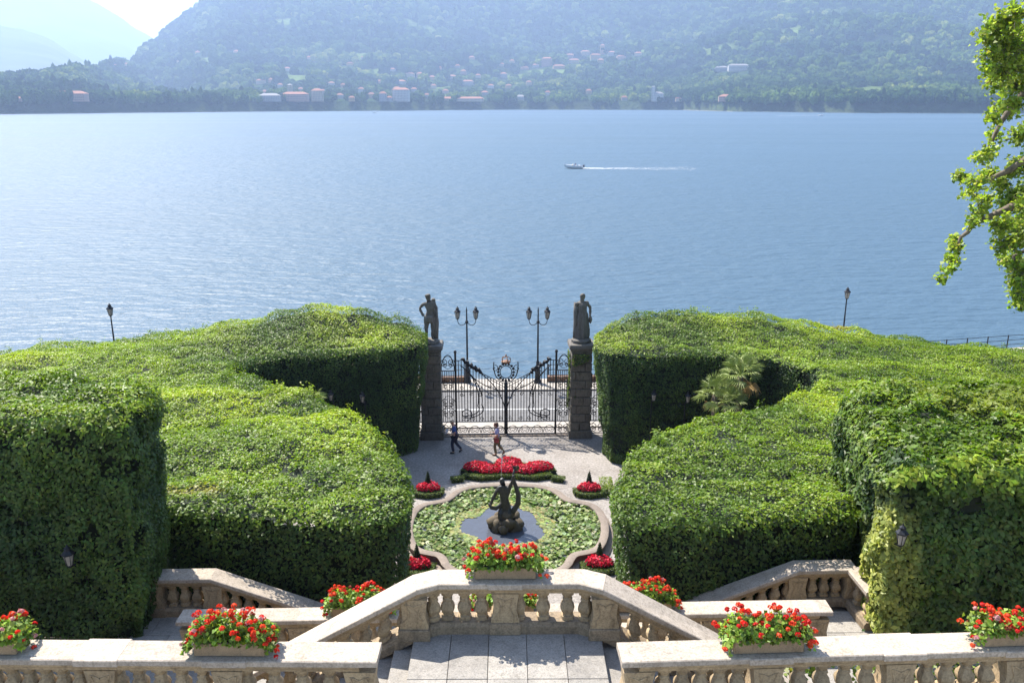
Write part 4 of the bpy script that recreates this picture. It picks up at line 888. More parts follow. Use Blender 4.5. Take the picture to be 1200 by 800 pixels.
# ------------------------------------------------------------------ flower beds with clipped box
def bed(P, label, segs, box_segs, cone=None, h=.36, seed=1):
    """segs: (x, y, rx, ry) red clumps; box_segs: polyline borders"""
    r_ = np.random.default_rng(seed); o = empty('flower_bed', P, label, 'flower bed', 'red begonia beds round the pond')
    Pt, Nn = [], []
    base = MB()
    for (x, y, rx, ry) in segs:
        k = int(950 * rx * ry * 3.1) + 60; d = unit(r_.normal(0, 1, (k, 3))); d[:, 2] = np.abs(d[:, 2]); q_ = d * np.array([rx, ry, .20]) + np.array([x, y, h - .06]); Pt.append(q_); Nn.append(d)
        base.blob((x, y, h * .5), (rx * .93, ry * .93, h * .62), 2, .05, 3)
    base.build('soil_mound', M['shell'], o)
    Pt = np.concatenate(Pt); Nn = np.concatenate(Nn); k = len(Pt); Pt += r_.normal(0, .025, (k, 3))
    C = np.array([(.60, .012, .045), (.46, .008, .03), (.70, .03, .08), (.06, .08, .02)])[r_.choice(4, k, p=[.5, .26, .16, .08])] * (1 + r_.normal(0, .15, (k, 1)))
    tag(obj('begonias', leaf_mesh('begonias', Pt, Nn, .085, .08, np.clip(C, .003, .9), M['petal'], .8), o), kind='stuff')
    for pts in box_segs:
        pts = [Vector((*p, 0)) for p in pts]; PP, NN = [], []; core = MB()
        for A, B in zip(pts[:-1], pts[1:]):
            Lg = (B - A).length; t_ = (B - A).normalized(); nr = Vector((-t_.y, t_.x, 0)); w_ = .17; k = int(Lg * 900) + 80
            s1 = r_.uniform(-.06, Lg + .06, k); a_ = r_.uniform(0, math.pi, k); yy = np.clip(np.cos(a_) * 1.3, -1, 1) * w_; zz = np.clip(np.sin(a_) * 1.4, 0, 1) * .22 + .02
            PP.append(np.array(A)[None] + s1[:, None] * np.array(t_) + yy[:, None] * np.array(nr) + np.c_[zz * 0, zz * 0, zz]); NN.append(np.cos(a_)[:, None] * np.array(nr) + np.c_[a_ * 0, a_ * 0, np.sin(a_)])
            core.sweep([(-w_ + .03, 0), (-w_ + .03, .19), (w_ - .03, .19), (w_ - .03, 0)], A, B)
        core.build('border_core', M['shell'], o); PP = np.concatenate(PP); k = len(PP); C = palette(k, [(.05, .09, .018), (.10, .15, .022), (.16, .20, .03)], None)
        tag(obj('box_border', leaf_mesh('box_border', PP, np.concatenate(NN), .055, .035, C, M['leaf'], .9), o), kind='stuff')
    if cone:
        x, y, rad, ht = cone; k = 1100; zz = 1 - np.sqrt(r_.uniform(0, 1, k)); a_ = r_.uniform(0, 6.28, k); rr = rad * (1 - zz) + .02
        PP = np.stack([x + rr * np.cos(a_), y + rr * np.sin(a_), .2 + zz * ht], 1); NN = np.stack([np.cos(a_), np.sin(a_), .5 + 0 * a_], 1)
        C = palette(k, [(.015, .035, .012), (.03, .06, .016), (.05, .08, .02)], None)
        core = MB().lathe([(rad * .9, .1), (rad * .85, .25), (.01, .2 + ht * .95)], (x, y, 0), 10).build('cone_core', M['shell'], o)
        tag(obj('clipped_cone', leaf_mesh('clipped_cone', PP, NN, .055, .03, C, M['leaf'], .8), o), kind='stuff')
    return o
rb = at_z(595, 560, 0)
bed(rb, 'wide red begonia bed with three lobes and clipped box border behind the fountain', [(-1.45, .62, .62, .40), (-.85, .30, .55, .36), (.05, 1.05, .62, .50), (0, .40, .5, .4), (.85, .28, .55, .36), (1.5, .62, .65, .42)],
    [[(-2.6, -.42), (-2.1, -.30)], [(-2.0, .0), (-1.3, -.22), (-.5, -.1)], [(.5, -.1), (1.3, -.22), (2.0, .0)], [(2.1, -.30), (2.6, -.44)], [(-.45, -.02), (.45, -.02)], [(-2.1, .35), (-1.9, .8)], [(2.15, .35), (2.0, .8)], [(-.75, 1.2), (-.6, .8)], [(.85, 1.2), (.7, .8)]], seed=21)
for (px, py, lb, cl_) in [(502, 578, 'round begonia bed with a small clipped cone in hedge shade beside the pond', 1), (690, 578, 'round begonia bed with a small clipped cone on the sunny gravel by the box edging', 1),
                          (489, 668, 'crescent begonia bed with a clipped cone at the near shaded corner of the pond', 0), (702, 666, 'crescent begonia bed with a clipped cone against the leafy hedge corner near the pond', 0)]:
    p = at_z(px, py, 0); s_ = -1 if px < 594 else 1
    bed(p, lb, [(0, 0, .42, .34), (-.22, -.08, .28, .24), (.22, -.08, .28, .24)], [[(-.55, .1), (-.5, -.3), (0, -.46), (.5, -.3), (.55, .1)]], (s_ * .02, .16, .17, .85), seed=int(px))
p = at_z(712, 575, 0)
hedge('box_edging', 'low clipped box edging beside the sunny round begonia bed', [(p.x - .35, p.y - .75), (p.x + .25, p.y - .75), (p.x + .25, p.y + .7), (p.x - .35, p.y + .7)], [Vector((p.x, p.y, .42)), Vector((p.x, p.y + 1, .42))], 0, 0, .06, 900, 900, .12, 0, seed=91, lump=.04)

# ================================================================== GATE, PILLARS, STATUES
gc = at_z(593, 510, 0); YG = gc.y; GA = R(1.2)
def gl(x, y=0.0, z=0.0): return Vector((gc.x + x * math.cos(GA) - y * math.sin(GA), YG + x * math.sin(GA) + y * math.cos(GA), z))
HW = (at_y(667, 505, YG).x - at_y(519, 505, YG).x) / 2; SX = (at_y(651, 480, YG).x - at_y(534.5, 480, YG).x) / 2
def spiral(c, r0, turns, a0, sgn=1, n=22, y=0.0, r1=.02):
    return [(c[0] + (r0 + (r1 - r0) * i / n) * math.cos(a0 + sgn * turns * 6.283 * i / n), y, c[1] + (r0 + (r1 - r0) * i / n) * math.sin(a0 + sgn * turns * 6.283 * i / n)) for i in range(n + 1)]
def bez(p0, p1, p2, p3, n=14):
    return [tuple(p0[k] * (1 - t) ** 3 + 3 * p1[k] * t * (1 - t) ** 2 + 3 * p2[k] * t * t * (1 - t) + p3[k] * t ** 3 for k in (0, 1, 2)) for t in [i / n for i in range(n + 1)]]
def X(l): return [(x, 0.0, z) for x, z in l]
def top_curve(u):           # u: 0 at the hinge stile .. 1 at the meeting stile
    return 4.15 if u < .12 else 4.25 + (2.85 - 4.25) * ((u - .12) / .88) ** .75
def leaf_gate(s_, label):
    o = empty('gate_leaf', gl(s_ * SX), label, 'gate', None, GA); W = SX - .03; d = -s_
    MB().tube([(0, 0, .03), (0, 0, 4.55)], .055, 8).build('stile', M['iron'], o); MB().blob((0, 0, 4.62), (.08, .08, .10), 2, 0).build('finial', M['iron'], o)
    MB().box((d * (W - .03), 0, 1.5), (.07, .06, 2.9)).build('meeting_stile', M['iron'], o)
    for z, t_ in ((.10, .05), (.80, .035), (2.47, .045)): MB().box((d * W / 2, 0, z), (W, .045, t_)).build('rail', M['iron'], o)
    nb = 17; bm_ = {}
    for k in range(1, nb):
        x = W * k / nb; h = top_curve(x / W); MB().tube([(d * x, 0, .8), (d * x, 0, h)], .023, 5).build('bar', M['iron'], o)
    MB().tube([(d * W * u, 0, top_curve(u)) for u in [i / 24 for i in range(25)]], .022, 6).build('top_rail', M['iron'], o)
    # large scrolls
    c = (d * W * .34, 1.15)
    for r_, z0 in ((.62, 2.3), (.80, 2.6)):
        big = [(d * W * .16 + d * (r_ * 1.35) * math.sin(a_) * .95, 0, 1.25 + .0 - r_ * math.cos(a_) * .62 + .25) for a_ in [i / 16 * 2.0 for i in range(17)]]
        big += bez(big[-1], (big[-1][0] + d * .12, 0, big[-1][2] + .6), (d * W * .45, 0, 3.2), (d * W * .1, 0, 3.9))[1:]
        MB().tube(big, .028, 5).build('scroll', M['iron'], o)
    MB().tube(spiral((d * W * .20, 1.22), .36, 1.6, -1.5 * 1, d * 1), .028, 5).build('scroll', M['iron'], o)
    MB().tube(bez((d * W, 0, 1.4), (d * W * .93, 0, 2.3), (d * W * .8, 0, 3.0), (d * W * .2, 0, 4.05)), .028, 5).build('scroll', M['iron'], o)
    MB().tube(bez((d * W, 0, 2.5), (d * W * .85, 0, 2.5), (d * W * .5, 0, 2.7), (d * W * .22, 0, 3.6)), .026, 5).build('scroll', M['iron'], o)
    for k in range(4):
        cx_ = d * W * (k + .5) / 4; rr = W / 8.6
        MB().tube([(cx_ + rr * math.cos(a_), 0, .18 + rr * 1.25 * math.sin(a_)) for a_ in [i / 14 * math.pi for i in range(15)]], .022, 5).build('arch_scroll', M['iron'], o)
        for sg in (-1, 1): MB().tube(spiral((cx_ + sg * rr * .45, .30), rr * .40, 1.2, 1.57 + sg * 1.57, sg), .017, 4).build('arch_scroll', M['iron'], o)
    for k in range(5):                                           # small C-scrolls between the bars
        cx_ = d * W * (.12 + .19 * k)
        for z_ in (2.70, 2.30): MB().tube(spiral((cx_, z_), .11, 1.3, 0, 1 if k % 2 else -1), .016, 4).build('small_scroll', M['iron'], o)
        MB().tube(spiral((cx_ + d * .08, .97), .12, 1.3, 1.57, -1 if k % 2 else 1), .016, 4).build('small_scroll', M['iron'], o)
    # leafy garland along the top
    g = MB()
    for k in range(15):
        u = .14 + .36 * k / 14; z = top_curve(u) + .06; a_ = random.uniform(0, 6.28); g.blob((d * W * u, random.uniform(-.04, .04), z + .05 * math.sin(k * 2.1)), (.12, .07, .11), 1, .5, k)
    g.build('leaf_garland', M['iron'], o, smooth=True); return o
gL = leaf_gate(-1, 'wrought iron gate leaf hinged near the arm-akimbo statue pillar, with the crowned crest')
gR = leaf_gate(1, 'wrought iron gate leaf hinged near the ivy-clad pillar')
c = MB(); cz = 3.52; x0 = SX
for k in range(16):
    a_ = k / 16 * 6.283; c.blob((x0 + .40 * math.cos(a_), 0, cz + .45 * math.sin(a_)), (.085, .05, .085), 1, .3, k)
c.tube([(x0 + .30 * math.cos(k / 20 * 6.283), 0, cz + .34 * math.sin(k / 20 * 6.283)) for k in range(20)], .025, 6, closed=True)
for sg in (-1, 1):
    c.tube(spiral((x0 + sg * .58, cz + .2), .2, 1.1, 1.57, sg), .02, 5); c.tube(bez((x0, 0, cz - .5), (x0 + sg * .3, 0, cz - .6), (x0 + sg * .7, 0, cz - .3), (x0 + sg * .62, 0, cz + .55)), [.03] * 15, 5)
    c.tube(bez((x0, 0, 2.55), (x0 + sg * .1, 0, 2.8), (x0 + sg * .5, 0, 2.9), (x0 + sg * .85, 0, 3.15)), .02, 5)
c.tube([(x0, 0, .1), (x0, 0, 3.1)], .05, 8); crest = c.build('crest', M['iron'], gL, smooth=True)
k_ = MB(); k_.lathe([(.20, 4.02), (.25, 4.05), (.25, 4.10), (.22, 4.12)], (x0, 0, 0), 12)
for q_ in range(5): k_.tube(bez((x0 + .22 * math.cos(q_ * 1.257), .22 * math.sin(q_ * 1.257), 4.12), (x0 + .3 * math.cos(q_ * 1.257), .3 * math.sin(q_ * 1.257), 4.3), (x0 + .1 * math.cos(q_ * 1.257), .1 * math.sin(q_ * 1.257), 4.36), (x0, 0, 4.34)), .02, 5)
k_.blob((x0, 0, 4.42), (.05, .05, .06), 1, 0); k_.build('crown', M['gilt'], crest, smooth=True)
def side_panel(xa, xb, h, label, name='iron_panel'):
    w = xb - xa; o = empty(name, gl((xa + xb) / 2), label, 'ironwork panel', None, GA)
    for z in (.1, .8, 2.47, 3.6): 
        if z < h: MB().box((0, 0, z), (w, .04, .035)).build('rail', M['iron'], o)
    nb = 6
    for k in range(nb): x = -w / 2 + w * (k + .5) / nb; MB().tube([(x, 0, .8), (x, 0, min(3.6, h))], .019, 5).build('bar', M['iron'], o)
    for z, r_ in ((.45, .26), (1.35, .2), (1.9, .2), (2.9, .22), (4.05, .32)):
        if z + r_ > h + .2: continue
        m_ = MB()
        for sg in (-1, 1):
            m_.tube(spiral((sg * w * .25, z), min(r_, w * .28), 1.4, 1.57 - sg * 1.57, sg), .021, 5); m_.tube(spiral((sg * w * .22, z - .12), min(r_, w * .28) * .7, -1.2, 1.57 - sg * 1.57, sg), .017, 4)
        m_.tube([(w * .36 * math.cos(k / 18 * 6.283), 0, z + .34 * math.sin(k / 18 * 6.283)) for k in range(18)], .014, 5, closed=True)
        m_.build('scrollwork', M['iron'], o)
    if h > 4: MB().tube([(w / 2 * math.cos(k / 14 * math.pi), 0, 3.6 + .85 * math.sin(k / 14 * math.pi)) for k in range(15)], .022, 6).build('arched_top', M['iron'], o)
    return o
side_panel(-HW, -SX - .06, 4.5, 'narrow fixed scrollwork panel against the arm-akimbo statue pillar')
side_panel(SX + .06, HW, 4.5, 'narrow fixed scrollwork panel against the ivy-clad pillar')
PWD = 1.08
side_panel(-HW - PWD - .95, -HW - PWD, 3.4, 'scrollwork panel between hedge and the arm-akimbo statue pillar')
side_panel(HW + PWD, HW + PWD + .8, 3.4, 'scrollwork panel between hedge and the ivy-clad pillar')
MB().box((0, 0, .03), (2 * HW, .35, .06)).build('sill', M['coping'], None, gl(0), GA, bevel=.01)
tag(bpy.data.objects['sill'], 'flat stone threshold under the iron gate', 'threshold')
# pillars of coursed blocks
ZPIL = 5.05
def pillar(s_, label):
    o = empty('gate_pillar', gl(s_ * (HW + PWD / 2)), label, 'pillar', None, GA)
    MB().box((0, 0, .22), (PWD + .14, PWD + .14, .44)).build('base', M['pillar'], o, bevel=.02)
    z = .44; k = 0
    while z < ZPIL - .3:
        h = min(.46, ZPIL - .28 - z)
        split = random.uniform(-.16, .16) + (.18 if k % 2 else -.18)
        for xa, xb in ((-PWD / 2, split), (split, PWD / 2)):
            jt_ = random.uniform(-.012, .012)
            MB().box(((xa + xb) / 2, jt_, z + h / 2), (xb - xa - .03, PWD + random.uniform(-.05, .03), h - .035)).build('block', M['pillar'], o, bevel=.03)
        z += h; k += 1
    MB().box((0, 0, (ZPIL + .4) / 2), (PWD - .14, PWD - .14, ZPIL - .6)).build('core', M['pillar'], o)
    MB().box((0, 0, ZPIL - .22), (PWD + .10, PWD + .10, .12)).build('moulding', M['pillar'], o, bevel=.02)
    MB().box((0, 0, ZPIL - .05), (PWD + .26, PWD + .26, .22), taper=.94).build('cap', M['statue'], o, bevel=.03)
    return o
pillar(-1, 'square stone gate pillar half hidden by hedge, under the arm-akimbo statue'); pr2 = pillar(1, 'square stone gate pillar clad in ivy, under the draped statue')
nv = 1500; a_ = rng.uniform(-.5, .5, nv); zz = rng.uniform(1.5, 4.6, nv); Pv = np.stack([a_, np.full(nv, -PWD / 2 - .04) - rng.uniform(0, .08, nv), zz], 1); kp = vnoise(Pv + 5, 1.5, 3) + (zz - 3.4) * .06 - np.abs(a_ + .35) * .3 > .47
k2 = rng.uniform(-.5, .5, nv); Pw = np.stack([np.full(nv, -PWD / 2 - .04) - rng.uniform(0, .06, nv), k2, zz], 1); kq = vnoise(Pw + 9, 1.4, 6) > .45
Pv = np.concatenate([Pv[kp], Pw[kq]]); Nv = np.concatenate([np.tile([0, -1, .3], (kp.sum(), 1)), np.tile([-1, 0, .3], (kq.sum(), 1))])
iv = obj('climbing_ivy', leaf_mesh('climbing_ivy', Pv, Nv, .10, .08, palette(len(Pv), [(.07, .12, .025), (.13, .19, .035), (.20, .23, .05)], None), M['leaf'], .6), None, gl(HW + PWD / 2), GA)
tag(iv, 'patchy green ivy climbing the gate pillar under the draped statue', 'ivy', kind='stuff')
# statues ------------------------------------------------------------
def folds(prof, n=40, amp=.06, freq=9, seed=0, c=(0, 0, 0), sx=1, sy=1):
    m_ = MB(); vs = []
    for i, (r_, z) in enumerate(prof):
        for k in range(n):
            a_ = 6.283 * k / n; rr = r_ * (1 + amp * math.sin(freq * a_ + z * 1.7 + seed) + amp * .5 * math.sin((freq - 4) * a_ + 2 + seed - z * 2)); vs.append((c[0] + rr * sx * math.cos(a_), c[1] + rr * sy * math.sin(a_), c[2] + z))
    fs = [(i * n + k, i * n + (k + 1) % n, (i + 1) * n + (k + 1) % n, (i + 1) * n + k) for i in range(len(prof) - 1) for k in range(n)]
    m_.add(vs, fs + [tuple(range(n))[::-1], tuple((len(prof) - 1) * n + k for k in range(n))]); return m_
SE = [('pelvis', 'waist'), ('waist', 'chest'), ('chest', 'neck'), ('neck', 'head'), ('head', 'crown'), ('chest', 'lsh'), ('lsh', 'lel'), ('lel', 'lwr'), ('lwr', 'lha'), ('chest', 'rsh'), ('rsh', 'rel'), ('rel', 'rwr'), ('rwr', 'rha'),
      ('pelvis', 'lhip'), ('lhip', 'lkn'), ('lkn', 'lan'), ('lan', 'lto'), ('pelvis', 'rhip'), ('rhip', 'rkn'), ('rkn', 'ran'), ('ran', 'rto')]
def sj(d, k=1.0): return {n_: (v[0] * k, v[1] * k, v[2] * k, v[3] * k) for n_, v in d.items()}
def weather(o_, amp=.03, sc=5.0):
    for c_ in o_.children:
        me = c_.data; n_ = len(me.vertices); co = np.zeros(n_ * 3); me.vertices.foreach_get('co', co); P_ = co.reshape(-1, 3)
        for ax_ in range(3): P_[:, ax_] += (vnoise(P_ + 3.1 * ax_, sc, 40 + ax_) - .5) * 2 * amp + (vnoise(P_ + 1.7 * ax_, sc * 2.7, 50 + ax_) - .5) * amp
        me.vertices.foreach_set('co', P_.ravel()); me.update()
zst = ZPIL + .06
def bighead(J, k=1.28): return {n_: ((*v[:3], v[3] * k) if n_ in ('head', 'crown') else v) for n_, v in J.items()}
s1 = empty('statue', gl(-HW - PWD / 2, 0, zst), 'weathered nude statue with one hand on hip beside a drapery stump', 'statue', None, GA)
MB().lathe([(.46, 0), (.46, .12), (.40, .16), (.38, .20)], n=16).build('plinth', M['statue'], s1)
J1 = {'pelvis': (0, 0, 1.28, .185), 'waist': (.02, 0, 1.52, .155), 'chest': (.0, 0, 1.82, .20), 'neck': (-.02, 0, 2.09, .07), 'head': (-.04, -.02, 2.27, .115), 'crown': (-.05, -.02, 2.40, .09),
      'lsh': (-.25, 0, 1.92, .09), 'lel': (-.46, .04, 1.66, .07), 'lwr': (-.34, -.03, 1.40, .055), 'lha': (-.24, -.06, 1.32, .055), 'rsh': (.25, 0, 1.92, .09), 'rel': (.34, .02, 1.64, .075), 'rwr': (.36, -.1, 1.36, .06), 'rha': (.36, -.14, 1.26, .055),
      'lhip': (-.12, 0, 1.16, .14), 'lkn': (-.16, -.06, .72, .10), 'lan': (-.13, .02, .28, .065), 'lto': (-.16, -.16, .22, .05), 'rhip': (.13, 0, 1.16, .14), 'rkn': (.15, -.02, .72, .105), 'ran': (.14, .05, .28, .07), 'rto': (.18, -.13, .22, .05)}
skin('figure', bighead(J1), SE, M['statue'], s1); s1.scale = (1.08, 1.08, 1.08)
MB().tube([(.22, .12, .15), (.26, .1, .6), (.30, .1, 1.0), (.28, .08, 1.35), (.22, .06, 1.7), (.18, .08, 2.02)], [.16, .15, .14, .13, .12, .07], 9).build('drapery_stump', M['statue'], s1, smooth=True)
folds([(.22, 1.02), (.25, 1.12), (.24, 1.26), (.215, 1.36)], 30, .07, 7, 1).build('loin_drapery', M['statue'], s1, smooth=True)
MB().blob((.2, .06, 2.04), (.11, .1, .13), 2, .2, 5).build('cloth_knot', M['statue'], s1, smooth=True)
s2 = empty('statue', gl(HW + PWD / 2, 0, zst), 'weathered draped statue in long robe with bent arm at the side', 'statue', None, GA)
MB().lathe([(.48, 0), (.48, .14), (.42, .19), (.40, .22)], n=16).build('plinth', M['statue'], s2)
J2 = dict(J1); J2.update({'pelvis': (0, 0, 1.28, .20), 'head': (.02, -.02, 2.28, .115), 'crown': (.02, -.02, 2.42, .095), 'neck': (.0, 0, 2.10, .075), 'lsh': (-.24, 0, 1.92, .10), 'lel': (-.33, 0, 1.66, .09), 'lwr': (-.28, -.12, 1.9, .07), 'lha': (-.26, -.16, 2.02, .06), 'rsh': (.25, 0, 1.93, .09), 'rel': (.42, .05, 1.66, .07), 'rwr': (.40, -.04, 1.36, .055), 'rha': (.36, -.06, 1.26, .055)})
skin('figure', bighead(J2), SE, M['statue'], s2); s2.scale = (1.06, 1.06, 1.06)
folds([(.36, .18), (.37, .3), (.35, .6), (.32, .9), (.30, 1.15), (.275, 1.4), (.24, 1.55), (.245, 1.75), (.22, 1.9), (.12, 1.98)], 56, .085, 10, 2, sx=1.0, sy=.82).build('robe', M['statue'], s2, smooth=True)
MB().tube([(-.28, 0, 1.98), (-.32, -.05, 1.5), (-.30, -.08, 1.0), (-.34, -.05, .5), (-.30, 0, .2)], [.09, .11, .10, .09, .10], 8).build('cloak', M['statue'], s2, smooth=True)
MB().blob((.40, -.02, 1.12), (.09, .08, .2), 2, .25, 8).build('cloth_end', M['statue'], s2, smooth=True)

weather(s1); weather(s2); weather(ft, .02, 6.0); ft.scale = (.9, .92, 1.1)
# ================================================================== LAMPS, RAILINGS, LANTERNS
def lantern(parent, x, y, z, k=1.0, iron='iron'):
    """six-sided tapering lantern hanging on its own base; z = its bottom"""
    h = MB(); h.lathe([(.05 * k, 0), (.06 * k, .04 * k), (.10 * k, .05 * k), (.10 * k, .07 * k)], (x, y, z), 6)
    for q_ in range(6):
        a_ = q_ / 6 * 6.283 + .26; h.tube([(x + .095 * k * math.cos(a_), y + .095 * k * math.sin(a_), z + .06 * k), (x + .17 * k * math.cos(a_), y + .17 * k * math.sin(a_), z + .46 * k)], .012 * k, 4)
    h.lathe([(.19 * k, .45 * k), (.21 * k, .47 * k), (.20 * k, .50 * k), (.10 * k, .60 * k), (.09 * k, .66 * k), (.11 * k, .68 * k), (.03 * k, .75 * k), (.02 * k, .80 * k)], (x, y, z), 6)
    o = h.build('lantern', M[iron], parent)
    MB().lathe([(.085 * k, .075 * k), (.158 * k, .445 * k)], (x, y, z), 6).build('glass', M['lamp_glass'], o); return o
def lamp(P, label, double, h=4.2, grp='lamps along the quay'):
    o = empty('street_lamp', P, label, 'street lamp', grp, GA)
    if double: MB().lathe([(.24, 0), (.24, .12), (.19, .18), (.17, .7), (.20, .78), (.13, .9), (.10, 1.25), (.13, 1.3), (.07, 1.42)], n=10, sq=.3).build('pedestal', M['iron'], o, smooth=40)
    else: MB().lathe([(.14, 0), (.14, .1), (.09, .2), (.08, .8), (.06, .9)], n=10).build('pedestal', M['iron'], o, smooth=40)
    MB().tube([(0, 0, .1), (0, 0, h * .6), (0, 0, h)], [.065, .055, .04], 8).build('post', M['iron'], o, smooth=40)
    if double:
        MB().lathe([(.06, h - .75), (.10, h - .7), (.10, h - .6), (.05, h - .55)], n=10).build('collar', M['iron'], o); MB().lathe([(.04, h), (.05, h + .05), (.012, h + .3)], n=8).build('finial', M['iron'], o)
        for sg in (-1, 1):
            MB().tube(bez((0, 0, h - .65), (sg * .3, 0, h - 1.0), (sg * .55, 0, h - .85), (sg * .56, 0, h - .50)), .022, 6).build('arm', M['iron'], o); lantern(o, sg * .56, 0, h - .50, 1.05)
    else: lantern(o, 0, 0, h, 1.05)
    return o
for px, lb in ((548, 'double lantern lamp post on the quay seen by the arm-akimbo statue'), (630, 'double lantern lamp post on the quay seen by the draped statue')):
    p = at_z(px, 448, .1); lamp(p, lb, True, 4.55)
p = at_y(133, 395, 51.0); p.z = .1; lamp(p, 'single lantern lamp post rising behind the hedge with tall shoots', False, 4.2)
p = at_y(989, 380, 55.0); p.z = .1; lamp(p, 'single lantern lamp post rising behind the hedge near the lakeside railing', False, 4.3)
def railing(label, xa, xb, yfun, z=.1, h=1.0, step=1.6):
    o = empty('railing', (xa, yfun(xa), z), label, 'railing'); n_ = max(2, int(abs(xb - xa) / step)); P = [Vector((xa + (xb - xa) * k / n_, yfun(xa + (xb - xa) * k / n_), z)) for k in range(n_ + 1)]; B = Vector((xa, yfun(xa), z))
    for p in P: MB().tube([p - B, p - B + Vector((0, 0, h + .04))], .04, 6).build('post', M['iron'], o)
    for k in (h, h * .66, h * .33): MB().tube([q_ - B + Vector((0, 0, k)) for q_ in P], .02, 5).build('rail', M['iron'], o)
    return o
yq = lambda x: ysk(x, LAKE_EDGE - .25)
railing('lakeside iron railing on the quay before the arm-akimbo statue pillar', -2.6, -26, yq); railing('lakeside iron railing on the quay from the ivy-clad pillar to the overhanging tree', 2.6, 60, lambda x: quay(x) - .25)
for s_, lb in ((-1, 'low rust-brown parapet on the quay behind the nude statue pillar'), (1, 'low rust-brown parapet on the quay behind the ivy-clad pillar')):
    x0, x1 = s_ * 2.5, (6 if s_ > 0 else -30); A = (x0, ysk(x0, LAKE_EDGE - .55), .1); B = (x1, ysk(x1, LAKE_EDGE - .55), .1)
    o = MB().sweep([(-.15, 0), (-.15, .35), (.15, .35), (.15, 0)], A, B).build('parapet', M['rust']); tag(o, lb, 'parapet')
# garden lanterns standing in the hedges
def garden_lantern(P, label, hgt, k=.62):
    o = empty('garden_lantern', P, label, 'lantern', 'lanterns in the hedges'); MB().tube([(0, .55, 0), (0, .55, hgt - .12), (0, .3, hgt - .08), (0, 0, hgt)], .025, 6).build('post', M['iron'], o); lantern(o, 0, 0, hgt, k); return o
p = at_y(82, 664, 15.28); garden_lantern(Vector((p.x, p.y, Z1)), 'lantern set in the dark square hedge', p.z - Z1)
p = at_y(1055, 640, 15.12); garden_lantern(Vector((p.x, p.y, Z1)), 'lantern set beside the sunlit ivy corner', p.z - Z1)
for px, py, lb in ((766, 470, 'lantern in the recess of the palm hedge, away from the palms'), (806, 472, 'lantern in the recess of the palm hedge, next to the palms'), (425, 472, 'lantern in the shady recess behind the hedge nose, by the gate'), (388, 470, 'lantern in the shady recess beside the small palm tips')):
    p = at_y(px, py, 37.25); garden_lantern(Vector((p.x, p.y, 0)), lb, p.z, .72)

# ================================================================== FAN PALMS
def frond_mesh(seed, L=.55):
    r_ = random.Random(seed); m_ = MB(); m_.tube([(0, 0, 0), (.30, 0, .05), (.55, 0, .03)], [.014, .011, .008], 4)
    for k in range(17):
        a_ = -1.6 + 3.2 * k / 16 + r_.uniform(-.04, .04); l_ = L * (1 - .18 * abs(a_) / 1.35) * r_.uniform(.9, 1.08); dx, dy = math.cos(a_), math.sin(a_); dr = -.10 * r_.uniform(.5, 1.5)
        B = Vector((.52, 0, .03)); Tm = B + Vector((dx, dy, .05)) * l_ * .6; Tp = B + Vector((dx * l_, dy * l_, dr)); w = Vector((-dy, dx, 0)) * .017
        m_.add([B, Tm + w + Vector((0, 0, .012)), Tp, Tm - w + Vector((0, 0, .012)), Tm - Vector((0, 0, .006))], [(0, 4, 2, 1), (0, 3, 2, 4)])
    return m_
M['frond'] = plain('palm_frond', (.27, .33, .075), .5, 0, .3, 3); M['frond_dry'] = plain('dry_palm_frond', (.42, .27, .09), .8, 0, .3, 3)
FM = [frond_mesh(k).mesh('frond', M['frond']) for k in range(3)]; FD = frond_mesh(9).mesh('frond', M['frond_dry'])
def palm(P, zc, label, n_, sc, dry):
    o = empty('fan_palm', P, label, 'palm', 'fan palms in the hedge recess'); hh = zc - P.z
    MB().tube([(0, 0, 0), (.05, .02, hh * .5), (0, 0, hh)], [.14, .12, .13], 9).build('trunk', M['bark'], o, smooth=True)
    for k in range(n_ + dry):
        q_ = k < n_; f = obj('frond', random.choice(FM) if q_ else FD, o, (0, 0, hh)); el = random.uniform(-.25, 1.35) if q_ else random.uniform(-1.1, -.45)
        f.rotation_euler = (random.uniform(-.3, .3), -el, k * 2.399 + random.uniform(-.3, .3)); s_ = sc * random.uniform(.85, 1.1); f.scale = (s_, s_, s_)
    return o
def palm_at(px, py, y, label, n_, sc, dry):
    p = at_y(px, py, y); palm(Vector((p.x, p.y, 0)), p.z, label, n_, sc, dry)
palm_at(868, 440, 36.4, 'tallest fan palm with dry orange fronds in the hedge recess', 30, 1.12, 8)
palm_at(838, 462, 36.2, 'fan palm leaning beside the tallest palm toward the recess lanterns', 24, 1.0, 3)
palm_at(852, 473, 35.6, 'low fan palm in front of the two taller palms', 22, 1.0, 1)
palm_at(366, 468, 35.5, 'small fan palm with only its frond tips above the hedge', 9, .75, 0)

